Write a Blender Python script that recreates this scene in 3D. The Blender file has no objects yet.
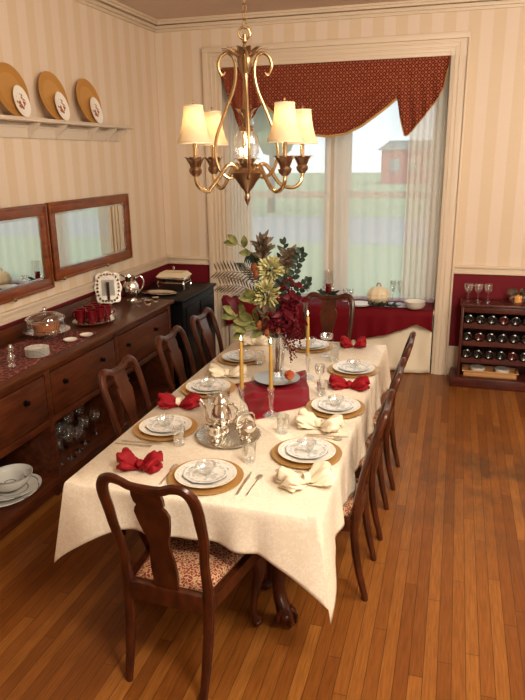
import bpy, bmesh, math, random
from mathutils import Vector, Matrix
PI = math.pi
random.seed(7)
sc = bpy.context.scene
COL = sc.collection

# ------------------------------------------------------------------ camera
cam_d = bpy.data.cameras.new('camera'); cam = bpy.data.objects.new('camera', cam_d); COL.objects.link(cam)
cam_d.sensor_fit = 'VERTICAL'; cam_d.sensor_height = 24.0; cam_d.lens = 647.14 / 700 * 24.0
R_ = Vector((0.95988917, 0.28010326, -0.01244774)); U_ = Vector((-0.06848209, 0.27727087, 0.95834809)); F_ = Vector((-0.27188782, 0.91905551, -0.28533136))
m = Matrix((R_, U_, -F_)).transposed().to_4x4(); m.translation = Vector((0, 0, 2.1))
cam.matrix_world = m; cam_d.clip_start = 0.05; cam_d.clip_end = 300
sc.camera = cam

# ------------------------------------------------------------------ world, lights, exposure
sc.view_settings.view_transform = 'Standard'; sc.view_settings.look = 'None'
sc.view_settings.gamma = 1.0; sc.view_settings.use_curve_mapping = False
sc.view_settings.exposure = 0.0
w = bpy.data.worlds.new('sky'); sc.world = w; w.use_nodes = True
nt = w.node_tree; nt.nodes.clear()
sky = nt.nodes.new('ShaderNodeTexSky'); sky.sky_type = 'HOSEK_WILKIE'; sky.turbidity = 5; sky.ground_albedo = 0.3
sky.sun_direction = Vector((-0.4, -0.5, 0.75)).normalized()
mxs = nt.nodes.new('ShaderNodeMixRGB'); mxs.inputs[0].default_value = 0.55; mxs.inputs[2].default_value = (0.8, 0.86, 0.88, 1)
bg = nt.nodes.new('ShaderNodeBackground'); bg.inputs[1].default_value = 3.1
wo = nt.nodes.new('ShaderNodeOutputWorld')
nt.links.new(sky.outputs[0], mxs.inputs[1]); nt.links.new(mxs.outputs[0], bg.inputs[0]); nt.links.new(bg.outputs[0], wo.inputs[0])

def area(name, loc, target, size, power, color, spread=None):
    l = bpy.data.lights.new(name, 'AREA'); l.shape = 'RECTANGLE'; l.size = size[0]; l.size_y = size[1]
    l.energy = power; l.color = color
    if spread: l.spread = spread
    o = bpy.data.objects.new(name, l); COL.objects.link(o); o.location = loc
    o.rotation_euler = (Vector(target) - Vector(loc)).to_track_quat('-Z', 'Y').to_euler(); return o
area('added_key_light', (0.9, 0.9, 3.25), (-0.6, 3.3, 0.4), (0.9, 0.9), 136, (1.0, 0.87, 0.70))  # added overhead key light, not a fixture of the room
area('added_soft_fill', (0.8, 2.6, 3.3), (0.1, 3.0, 0), (2.2, 2.2), 36, (1.0, 0.88, 0.71))  # added large fill to even out the brightness, no lamp hangs here
area('added_back_wall_fill', (1.6, 2.6, 2.9), (-1.1, 6.3, 1.9), (1.2, 0.8), 66, (1.0, 0.88, 0.72))  # added fill that brightens the far wall and curtains, no real fixture
area('added_upward_fill', (1.4, -0.9, 1.2), (-0.4, 3.4, 3.3), (1.4, 1.0), 50, (1.0, 0.86, 0.70))  # added unseen fill behind the camera, aimed up to lift the ceiling

# ------------------------------------------------------------------ materials
def mat(name, col=(0.8, 0.8, 0.8), rough=0.5, metal=0.0, spec=0.5, coat=0.0, emit=None, es=0.0, bump=None, sss=0.0):
    m = bpy.data.materials.new(name); m.use_nodes = True
    b = m.node_tree.nodes['Principled BSDF']
    b.inputs['Base Color'].default_value = (*col, 1); b.inputs['Roughness'].default_value = rough
    b.inputs['Metallic'].default_value = metal; b.inputs['Specular IOR Level'].default_value = spec
    b.inputs['Coat Weight'].default_value = coat; b.inputs['Coat Roughness'].default_value = 0.15
    if emit: b.inputs['Emission Color'].default_value = (*emit, 1); b.inputs['Emission Strength'].default_value = es
    if bump:
        n = N(m, 'ShaderNodeTexNoise', Scale=bump[0], Detail=4.0); bp = N(m, 'ShaderNodeBump', Strength=bump[1], Distance=bump[2] if len(bump) > 2 else 0.01)
        tc = N(m, 'ShaderNodeTexCoord'); L(m, tc, 'Object', n, 'Vector'); L(m, n, 'Fac', bp, 'Height'); L(m, bp, 'Normal', b, 'Normal')
    return m
def N(m, t, **kw):
    n = m.node_tree.nodes.new(t)
    for k, v in kw.items():
        if k in n.inputs: n.inputs[k].default_value = v
        else: setattr(n, k, v)
    return n
def L(m, a, ao, b, bi): m.node_tree.links.new(a.outputs[ao], b.inputs[bi])
def BS(m): return m.node_tree.nodes['Principled BSDF']
def Mth(m, op, a, b=None, c=None):
    n = m.node_tree.nodes.new('ShaderNodeMath'); n.operation = op
    for i, v in enumerate((a, b, c)):
        if v is None: continue
        if isinstance(v, (int, float)): n.inputs[i].default_value = v
        else: m.node_tree.links.new(v, n.inputs[i])
    return n.outputs[0]
def ramp(m, fac, stops, interp='LINEAR'):
    n = m.node_tree.nodes.new('ShaderNodeValToRGB'); n.color_ramp.interpolation = interp
    e = n.color_ramp.elements
    while len(e) < len(stops): e.new(0.5)
    for i, (p, c) in enumerate(stops): e[i].position = p; e[i].color = (*c, 1)
    m.node_tree.links.new(fac, n.inputs[0]); return n.outputs[0]
def mixc(m, fac, a, b, bt='MIX'):
    n = m.node_tree.nodes.new('ShaderNodeMixRGB'); n.blend_type = bt
    for i, v in enumerate((fac, a, b)):
        if isinstance(v, (int, float)): n.inputs[i].default_value = v
        elif isinstance(v, tuple): n.inputs[i].default_value = (*v, 1)
        else: m.node_tree.links.new(v, n.inputs[i])
    return n.outputs[0]
def obj_xyz(m, which='Object'):
    tc = N(m, 'ShaderNodeTexCoord'); s = N(m, 'ShaderNodeSeparateXYZ'); L(m, tc, which, s, 0); return tc, s
def noise(m, vec, scale, detail=3.0, rough=0.5):
    n = N(m, 'ShaderNodeTexNoise', Scale=scale, Detail=detail, Roughness=rough)
    if vec is not None: m.node_tree.links.new(vec, n.inputs['Vector'])
    return n.outputs['Fac']
def mapping(m, vec, scale):
    n = N(m, 'ShaderNodeMapping'); n.inputs['Scale'].default_value = scale; m.node_tree.links.new(vec, n.inputs['Vector']); return n.outputs[0]

def wood(name, c1, c2, rough=0.3, scale=(3, 3, 30), coat=0.3, gs=4.0, spec=0.28):
    m = mat(name, c1, rough, coat=coat, spec=spec); tc = N(m, 'ShaderNodeTexCoord')
    f = noise(m, mapping(m, tc.outputs['Object'], scale), gs, 5, 0.6)
    L_ = ramp(m, f, [(0.3, c1), (0.7, c2)]); m.node_tree.links.new(L_, BS(m).inputs['Base Color']); return m
M = {}
M['chair'] = wood('mahogany', (0.026, 0.006, 0.0025), (0.085, 0.019, 0.006), 0.30, (6, 6, 2), 0.22)
M['side'] = wood('sideboard_walnut', (0.040, 0.009, 0.003), (0.115, 0.028, 0.008), 0.42, (8, 1.2, 8), 0.08)
M['sidetop'] = wood('sideboard_top_wood', (0.045, 0.011, 0.004), (0.12, 0.034, 0.011), 0.36, (8, 1.2, 8), 0.12)
M['rack'] = wood('cherry_rack', (0.045, 0.009, 0.006), (0.095, 0.02, 0.012), 0.4, (2, 8, 8), 0.15)
M['mframe'] = wood('mirror_oak', (0.13, 0.028, 0.006), (0.26, 0.066, 0.014), 0.34, (6, 1.5, 6), 0.3)
M['black'] = mat('black_lacquer', (0.003, 0.003, 0.004), 0.4, spec=0.12)
M['cream'] = mat('cream_paint', (0.70, 0.58, 0.44), 0.45)
M['shelfpaint'] = mat('shelf_paint', (0.66, 0.56, 0.45), 0.4)
M['ceil'] = mat('ceiling_paint', (0.68, 0.54, 0.45), 0.8)
M['burg'] = mat('burgundy_paint', (0.15, 0.007, 0.014), 0.6, spec=0.2, bump=(60, 0.1, 0.002))
M['gold'] = mat('gold_plate', (0.66, 0.40, 0.14), 0.35, 0.65)
M['silver4'] = mat('chased_silver', (0.70, 0.67, 0.60), 0.18, 1.0, bump=(55, 1.0, .006))
M['silver3'] = mat('etched_silver', (0.62, 0.60, 0.54), 0.36, 1.0, bump=(90, .5, .003))
M['silver'] = mat('silver', (0.80, 0.77, 0.70), 0.14, 1.0)
M['chrome'] = mat('cutlery_steel', (0.85, 0.82, 0.75), 0.38, 1.0)
M['brass'] = mat('antique_brass', (0.56, 0.41, 0.22), 0.27, 1.0, bump=(30, 0.15, 0.003))
M['bronze'] = mat('aged_bronze', (0.33, 0.22, 0.14), 0.35, 1.0, bump=(40, 0.3, 0.003))
M['porc'] = mat('white_porcelain', (0.82, 0.79, 0.72), 0.15, coat=0.3)
M['redglass'] = mat('ruby_glass', (0.13, 0.002, 0.006), 0.08, coat=0.6)
M['cake'] = mat('cake', (0.33, 0.11, 0.035), 0.8, bump=(50, 0.5, 0.004))
M['rednap'] = mat('red_napkin_cloth', (0.26, 0.003, 0.009), 0.65, spec=0.25, bump=(90, 0.12, 0.002))
M['redcloth'] = mat('burgundy_cloth', (0.20, 0.002, 0.010), 0.5, spec=0.3, bump=(40, 0.25, 0.004))
M['swagcloth'] = mat('window_seat_burgundy_cloth', (0.14, 0.002, 0.007), 0.7, spec=0.15, bump=(30, 0.2, 0.004))
M['creamnap'] = mat('cream_napkin_cloth', (0.80, 0.71, 0.54), 0.7, bump=(90, 0.12, 0.002))
M['candle'] = mat('gold_candle_wax', (0.50, 0.30, 0.07), 0.35, 0.35)
M['flame'] = mat('flame', (1, .8, .4), 0.5, emit=(1.0, 0.72, 0.33), es=9)
M['bottle'] = mat('dark_bottle_glass', (0.006, 0.008, 0.008), 0.07, coat=0.5)
M['bottle2'] = mat('claret_bottle', (0.05, 0.006, 0.006), 0.12, coat=0.5)
M['wicker'] = mat('wicker', (0.50, 0.26, 0.10), 0.7, bump=(120, 0.8, 0.004))
M['gtrim'] = mat('gold_trim_braid', (0.50, 0.30, 0.10), 0.6)
M['bulb'] = mat('bulb_glow', (1, .8, .5), 0.4, emit=(1.0, 0.72, 0.40), es=14)
M['candleorange'] = mat('amber_candle', (0.75, 0.28, 0.05), 0.5, emit=(1, .4, .08), es=0.35)
M['white'] = mat('white_ceramic', (0.80, 0.76, 0.68), 0.3)
M['creamcer'] = mat('cream_ceramic', (0.80, 0.68, 0.46), 0.35)
M['sash'] = mat('window_sash_paint', (0.74, 0.68, 0.60), 0.45)
M['velvet'] = mat('dark_velvet', (0.05, 0.006, 0.008), 0.8)

def glassmat(name, tint=(1, 1, 1), minr=0.10, maxr=0.85, rough=0.03):
    m = bpy.data.materials.new(name); m.use_nodes = True; t = m.node_tree; t.nodes.clear()
    tr = t.nodes.new('ShaderNodeBsdfTransparent'); tr.inputs[0].default_value = (*tint, 1)
    gl = t.nodes.new('ShaderNodeBsdfGlossy'); gl.inputs['Roughness'].default_value = rough; gl.inputs[0].default_value = (0.95, 0.97, 1, 1)
    lw = t.nodes.new('ShaderNodeLayerWeight'); lw.inputs[0].default_value = 0.35
    mr = t.nodes.new('ShaderNodeMapRange'); mr.inputs['To Min'].default_value = minr; mr.inputs['To Max'].default_value = maxr
    mx = t.nodes.new('ShaderNodeMixShader'); o = t.nodes.new('ShaderNodeOutputMaterial')
    t.links.new(lw.outputs['Facing'], mr.inputs['Value']); t.links.new(mr.outputs[0], mx.inputs[0])
    t.links.new(tr.outputs[0], mx.inputs[1]); t.links.new(gl.outputs[0], mx.inputs[2]); t.links.new(mx.outputs[0], o.inputs[0]); return m
M['glass'] = glassmat('clear_glass', (0.97, 0.985, 0.98))
M['crystal'] = glassmat('cut_crystal', (0.97, 0.98, 0.97), 0.14, 0.7, 0.08)
M['crystal2'] = glassmat('thick_cut_crystal', (0.95, 0.97, 0.96), 0.34, 0.95, 0.12)
M['pane'] = glassmat('window_pane', (0.97, 0.99, 0.985), 0.02, 0.3)
M['mirror'] = mat('mirror_silvering', (0.86, 0.88, 0.86), 0.02, 1.0)

def sheer(name, col, op):
    m = bpy.data.materials.new(name); m.use_nodes = True; t = m.node_tree; t.nodes.clear()
    tr = t.nodes.new('ShaderNodeBsdfTransparent'); df = t.nodes.new('ShaderNodeBsdfDiffuse'); df.inputs[0].default_value = (*col, 1)
    tl = t.nodes.new('ShaderNodeBsdfTranslucent'); tl.inputs[0].default_value = (*col, 1)
    m1 = t.nodes.new('ShaderNodeMixShader'); m1.inputs[0].default_value = 0.45; m2 = t.nodes.new('ShaderNodeMixShader'); m2.inputs[0].default_value = op
    o = t.nodes.new('ShaderNodeOutputMaterial')
    t.links.new(df.outputs[0], m1.inputs[1]); t.links.new(tl.outputs[0], m1.inputs[2])
    t.links.new(tr.outputs[0], m2.inputs[1]); t.links.new(m1.outputs[0], m2.inputs[2]); t.links.new(m2.outputs[0], o.inputs[0]); return m
M['sheer'] = sheer('sheer_voile', (0.90, 0.89, 0.86), 0.52)
M['sheer2'] = sheer('sheer_voile_gathered', (0.88, 0.84, 0.78), 0.68)
M['shade'] = sheer('lamp_shade_silk', (0.78, 0.68, 0.49), 0.97)

def wallpaper(name, axis):
    m = mat(name, (0.6, 0.45, 0.3), 0.55); tc, s = obj_xyz(m)
    c = s.outputs[axis]
    fr = Mth(m, 'FRACT', Mth(m, 'DIVIDE', c, 0.205))
    col = ramp(m, fr, [(0.0, (0.70, 0.555, 0.39)), (0.47, (0.70, 0.555, 0.39)), (0.49, (0.745, 0.62, 0.50)), (0.97, (0.745, 0.62, 0.50)), (0.99, (0.70, 0.555, 0.39))])
    fine = noise(m, mapping(m, tc.outputs['Object'], (1, 1, 1)), 160, 2)
    col = mixc(m, 0.06, col, ramp(m, fine, [(0.4, (0.4, 0.3, 0.2)), (0.6, (0.8, 0.7, 0.55))]))
    m.node_tree.links.new(col, BS(m).inputs['Base Color']); return m
M['paper_x'] = wallpaper('striped_wallpaper_back', 'X'); M['paper_y'] = wallpaper('striped_wallpaper_side', 'Y')

def floormat():
    m = mat('oak_strip_floor', (0.3, 0.14, 0.05), 0.3, spec=0.3); tc, s = obj_xyz(m)
    W = 0.058
    xr = Mth(m, 'DIVIDE', s.outputs['X'], W); row = Mth(m, 'FLOOR', xr); fx = Mth(m, 'FRACT', xr)
    wn = N(m, 'ShaderNodeTexWhiteNoise', noise_dimensions='1D'); m.node_tree.links.new(row, wn.inputs['W'])
    yo = Mth(m, 'DIVIDE', Mth(m, 'ADD', s.outputs['Y'], Mth(m, 'MULTIPLY', wn.outputs['Value'], 7.0)), 1.15)
    brd = Mth(m, 'FLOOR', yo); fy = Mth(m, 'FRACT', yo)
    cb = N(m, 'ShaderNodeCombineXYZ'); m.node_tree.links.new(row, cb.inputs[0]); m.node_tree.links.new(brd, cb.inputs[1])
    wn2 = N(m, 'ShaderNodeTexWhiteNoise', noise_dimensions='3D'); m.node_tree.links.new(cb.outputs[0], wn2.inputs['Vector'])
    base = ramp(m, wn2.outputs['Value'], [(0.0, (0.20, 0.064, 0.012)), (0.5, (0.26, 0.090, 0.017)), (1.0, (0.335, 0.130, 0.027))])
    g = noise(m, mapping(m, tc.outputs['Object'], (40, 2.2, 1)), 3.0, 5, 0.65)
    grain = ramp(m, g, [(0.3, (0.62, 0.58, 0.52)), (0.65, (1.05, 1.02, 1.0))])
    col = mixc(m, 1.0, base, grain, 'MULTIPLY')
    gap = Mth(m, 'GREATER_THAN', Mth(m, 'ABSOLUTE', Mth(m, 'SUBTRACT', fx, 0.5)), 0.474)
    gap2 = Mth(m, 'GREATER_THAN', Mth(m, 'ABSOLUTE', Mth(m, 'SUBTRACT', fy, 0.5)), 0.4985)
    gp = Mth(m, 'MAXIMUM', gap, gap2)
    # worn dark patches by the right of the table
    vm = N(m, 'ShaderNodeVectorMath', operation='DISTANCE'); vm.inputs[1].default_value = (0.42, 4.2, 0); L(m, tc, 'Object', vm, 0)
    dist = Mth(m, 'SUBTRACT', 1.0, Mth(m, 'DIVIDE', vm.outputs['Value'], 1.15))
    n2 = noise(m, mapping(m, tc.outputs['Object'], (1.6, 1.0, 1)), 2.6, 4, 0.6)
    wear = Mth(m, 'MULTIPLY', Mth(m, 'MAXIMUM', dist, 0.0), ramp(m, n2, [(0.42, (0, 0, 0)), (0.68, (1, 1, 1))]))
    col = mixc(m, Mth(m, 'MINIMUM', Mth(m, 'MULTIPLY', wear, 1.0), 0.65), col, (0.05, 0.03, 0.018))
    col = mixc(m, Mth(m, 'MULTIPLY', gp, 0.8), col, (0.045, 0.016, 0.006))
    m.node_tree.links.new(col, BS(m).inputs['Base Color'])
    m.node_tree.links.new(Mth(m, 'ADD', Mth(m, 'MULTIPLY', g, 0.22), 0.24), BS(m).inputs['Roughness'])
    bp = N(m, 'ShaderNodeBump', Strength=0.25, Distance=0.002); m.node_tree.links.new(Mth(m, 'SUBTRACT', 1.0, gp), bp.inputs['Height']); L(m, bp, 'Normal', BS(m), 'Normal')
    return m
M['floor'] = floormat()

def clothmat():
    m = mat('damask_cloth', (0.82, 0.72, 0.55), 0.55); tc, s = obj_xyz(m)
    v = N(m, 'ShaderNodeTexVoronoi', Scale=9.0, feature='SMOOTH_F1'); n0 = N(m, 'ShaderNodeTexNoise', Scale=14.0, Detail=2.0)
    mp = N(m, 'ShaderNodeVectorMath', operation='ADD'); L(m, tc, 'Object', mp, 0); L(m, n0, 'Color', mp, 1); L(m, tc, 'Object', n0, 'Vector'); L(m, mp, 0, v, 'Vector')
    f = ramp(m, v.outputs['Distance'], [(0.28, (0, 0, 0)), (0.34, (1, 1, 1)), (0.45, (1, 1, 1)), (0.5, (0, 0, 0))])
    col = mixc(m, f, (0.79, 0.70, 0.56), (0.85, 0.78, 0.65)); m.node_tree.links.new(col, BS(m).inputs['Base Color'])
    m.node_tree.links.new(Mth(m, 'SUBTRACT', 0.62, Mth(m, 'MULTIPLY', f, 0.22)), BS(m).inputs['Roughness'])
    n1 = noise(m, tc.outputs['Object'], 5, 4); bp = N(m, 'ShaderNodeBump', Strength=0.35, Distance=0.02); m.node_tree.links.new(n1, bp.inputs['Height']); L(m, bp, 'Normal', BS(m), 'Normal')
    return m
M['cloth'] = clothmat()

def seatfab():
    m = mat('patterned_seat_fabric', (0.6, 0.4, 0.25), 0.75); tc, s = obj_xyz(m)
    v = N(m, 'ShaderNodeTexVoronoi', Scale=70.0, feature='DISTANCE_TO_EDGE'); L(m, tc, 'Object', v, 'Vector')
    n = noise(m, tc.outputs['Object'], 130, 2)
    f = Mth(m, 'ADD', Mth(m, 'MULTIPLY', v.outputs['Distance'], 0.9), Mth(m, 'MULTIPLY', n, 0.8))
    col = ramp(m, f, [(0.0, (0.62, 0.44, 0.26)), (0.46, (0.58, 0.38, 0.21)), (0.54, (0.24, 0.03, 0.018)), (0.9, (0.20, 0.02, 0.015))])
    m.node_tree.links.new(col, BS(m).inputs['Base Color']); return m
M['seat'] = seatfab()

def valmat():
    m = mat('red_trellis_fabric', (0.25, 0.03, 0.02), 0.8, spec=0.1); tc, s = obj_xyz(m)
    a = Mth(m, 'SINE', Mth(m, 'MULTIPLY', Mth(m, 'ADD', s.outputs['X'], s.outputs['Z']), 56.0))
    b = Mth(m, 'SINE', Mth(m, 'MULTIPLY', Mth(m, 'SUBTRACT', s.outputs['X'], s.outputs['Z']), 56.0))
    p = Mth(m, 'ABSOLUTE', Mth(m, 'MULTIPLY', a, b))
    n = noise(m, tc.outputs['Object'], 120, 2)
    q = Mth(m, 'ADD', p, Mth(m, 'MULTIPLY', Mth(m, 'SUBTRACT', n, 0.5), 0.5))
    col = ramp(m, q, [(0.0, (0.36, 0.17, 0.08)), (0.12, (0.27, 0.085, 0.04)), (0.24, (0.15, 0.008, 0.008)), (0.70, (0.12, 0.005, 0.006)), (0.90, (0.30, 0.11, 0.05))])
    m.node_tree.links.new(col, BS(m).inputs['Base Color']); return m
M['valance'] = valmat()

def platemat(name, band, r0, r1, rim=None, rr=0.13, center=False, motif=None, oct_=False):
    m = mat(name, (0.82, 0.80, 0.74), 0.16, coat=0.3); tc, s = obj_xyz(m)
    r = Mth(m, 'SQRT', Mth(m, 'ADD', Mth(m, 'POWER', s.outputs['X'], 2.0), Mth(m, 'POWER', s.outputs['Y'], 2.0)))
    n = noise(m, tc.outputs['Object'], 75, 3)
    inb = Mth(m, 'MULTIPLY', Mth(m, 'GREATER_THAN', r, r0), Mth(m, 'LESS_THAN', r, r1))
    f = Mth(m, 'MULTIPLY', inb, ramp(m, n, [(0.40, (0, 0, 0)), (0.6, (1, 1, 1))]))
    col = mixc(m, f, (0.82, 0.80, 0.74), band)
    if rim:
        col = mixc(m, Mth(m, 'GREATER_THAN', r, rr), col, rim)
    if motif:
        n2 = noise(m, tc.outputs['Object'], 38, 2)
        f2 = Mth(m, 'MULTIPLY', Mth(m, 'LESS_THAN', r, motif[1]), ramp(m, n2, [(0.5, (0, 0, 0)), (0.56, (1, 1, 1))]))
        col = mixc(m, f2, col, motif[0])
    m.node_tree.links.new(col, BS(m).inputs['Base Color']); return m
M['dinner'] = platemat('dinner_plate_glaze', (0.60, 0.60, 0.58), 0.117, 0.128, (0.62, 0.50, 0.28), 0.1345)
M['salad'] = platemat('blue_band_salad_glaze', (0.42, 0.46, 0.50), 0.070, 0.088, (0.30, 0.34, 0.40), 0.0965, motif=((0.52, 0.54, 0.52), 0.06))
M['medal'] = platemat('floral_white_plate_glaze', (0.75, 0.7, 0.6), 0.5, 0.6, motif=((0.38, 0.12, 0.05), 0.052))
M['stackp'] = platemat('small_floral_plate_glaze', (0.45, 0.50, 0.50), 0.03, 0.072)
def goldplate():
    m = mat('gold_wall_plate', (0.66, 0.34, 0.085), 0.32, 0.55); tc, s = obj_xyz(m)
    r = Mth(m, 'SQRT', Mth(m, 'ADD', Mth(m, 'POWER', s.outputs['X'], 2.0), Mth(m, 'POWER', s.outputs['Y'], 2.0)))
    col = mixc(m, Mth(m, 'LESS_THAN', r, 0.115), (0.66, 0.35, 0.09), (0.72, 0.41, 0.13)); m.node_tree.links.new(col, BS(m).inputs['Base Color']); return m
M['goldwall'] = goldplate()
def platter():
    m = mat('platter_glaze', (0.78, 0.76, 0.70), 0.2, coat=0.3); tc, s = obj_xyz(m)
    r = Mth(m, 'SQRT', Mth(m, 'ADD', Mth(m, 'POWER', s.outputs['X'], 2.0), Mth(m, 'POWER', s.outputs['Y'], 2.0)))
    f = Mth(m, 'LESS_THAN', Mth(m, 'ABSOLUTE', Mth(m, 'SUBTRACT', Mth(m, 'FRACT', Mth(m, 'MULTIPLY', r, 16.0)), 0.5)), 0.06)
    m.node_tree.links.new(mixc(m, f, (0.76, 0.74, 0.68), (0.22, 0.24, 0.28)), BS(m).inputs['Base Color']); return m
M['platter'] = platter()
def runnermat():
    m = mat('runner_brocade', (0.2, 0.02, 0.02), 0.7); tc, s = obj_xyz(m)
    v = N(m, 'ShaderNodeTexVoronoi', Scale=26.0, feature='DISTANCE_TO_EDGE'); L(m, tc, 'Object', v, 'Vector')
    m.node_tree.links.new(ramp(m, v.outputs['Distance'], [(0.0, (0.36, 0.13, 0.08)), (0.07, (0.18, 0.03, 0.022)), (0.15, (0.06, 0.004, 0.007)), (0.5, (0.045, 0.003, 0.006))]), BS(m).inputs['Base Color']); return m
M['runner'] = runnermat()
def leafm(name, a, b, rough=0.6):
    m = mat(name, a, rough, spec=0.2); tc = N(m, 'ShaderNodeTexCoord')
    m.node_tree.links.new(ramp(m, noise(m, tc.outputs['Object'], 30, 3), [(0.35, a), (0.65, b)]), BS(m).inputs['Base Color']); return m
M['leaf'] = leafm('olive_leaf', (0.06, 0.075, 0.02), (0.20, 0.19, 0.06))
M['darkleaf'] = leafm('dark_eucalyptus', (0.012, 0.026, 0.018), (0.04, 0.055, 0.04))
M['brownleaf'] = leafm('dried_brown_leaf', (0.05, 0.035, 0.022), (0.15, 0.105, 0.07))
M['hyd'] = leafm('cream_green_petals', (0.34, 0.33, 0.12), (0.66, 0.60, 0.32))
M['berry'] = leafm('burgundy_berries', (0.045, 0.002, 0.007), (0.12, 0.006, 0.013), 0.3)
M['redleaf'] = leafm('deep_red_leaf', (0.06, 0.002, 0.007), (0.11, 0.005, 0.012), 0.45)
M['pod'] = leafm('rust_pod', (0.13, 0.035, 0.012), (0.24, 0.075, 0.025), 0.5)
M['apple'] = leafm('apple_skin', (0.32, 0.025, 0.015), (0.45, 0.16, 0.05), 0.25)
M['stem'] = mat('stem', (0.05, 0.05, 0.02), 0.6)
M['grass'] = leafm('lawn', (0.26, 0.34, 0.19), (0.34, 0.42, 0.25), 0.9)
M['road'] = mat('asphalt', (0.30, 0.31, 0.32), 0.9)
M['brick'] = mat('red_brick', (0.50, 0.12, 0.10), 0.9)
M['tree'] = leafm('tree_leaves', (0.08, 0.15, 0.06), (0.20, 0.28, 0.12), 0.8)
M['bark'] = mat('bark', (0.12, 0.09, 0.07), 0.9)

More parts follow.
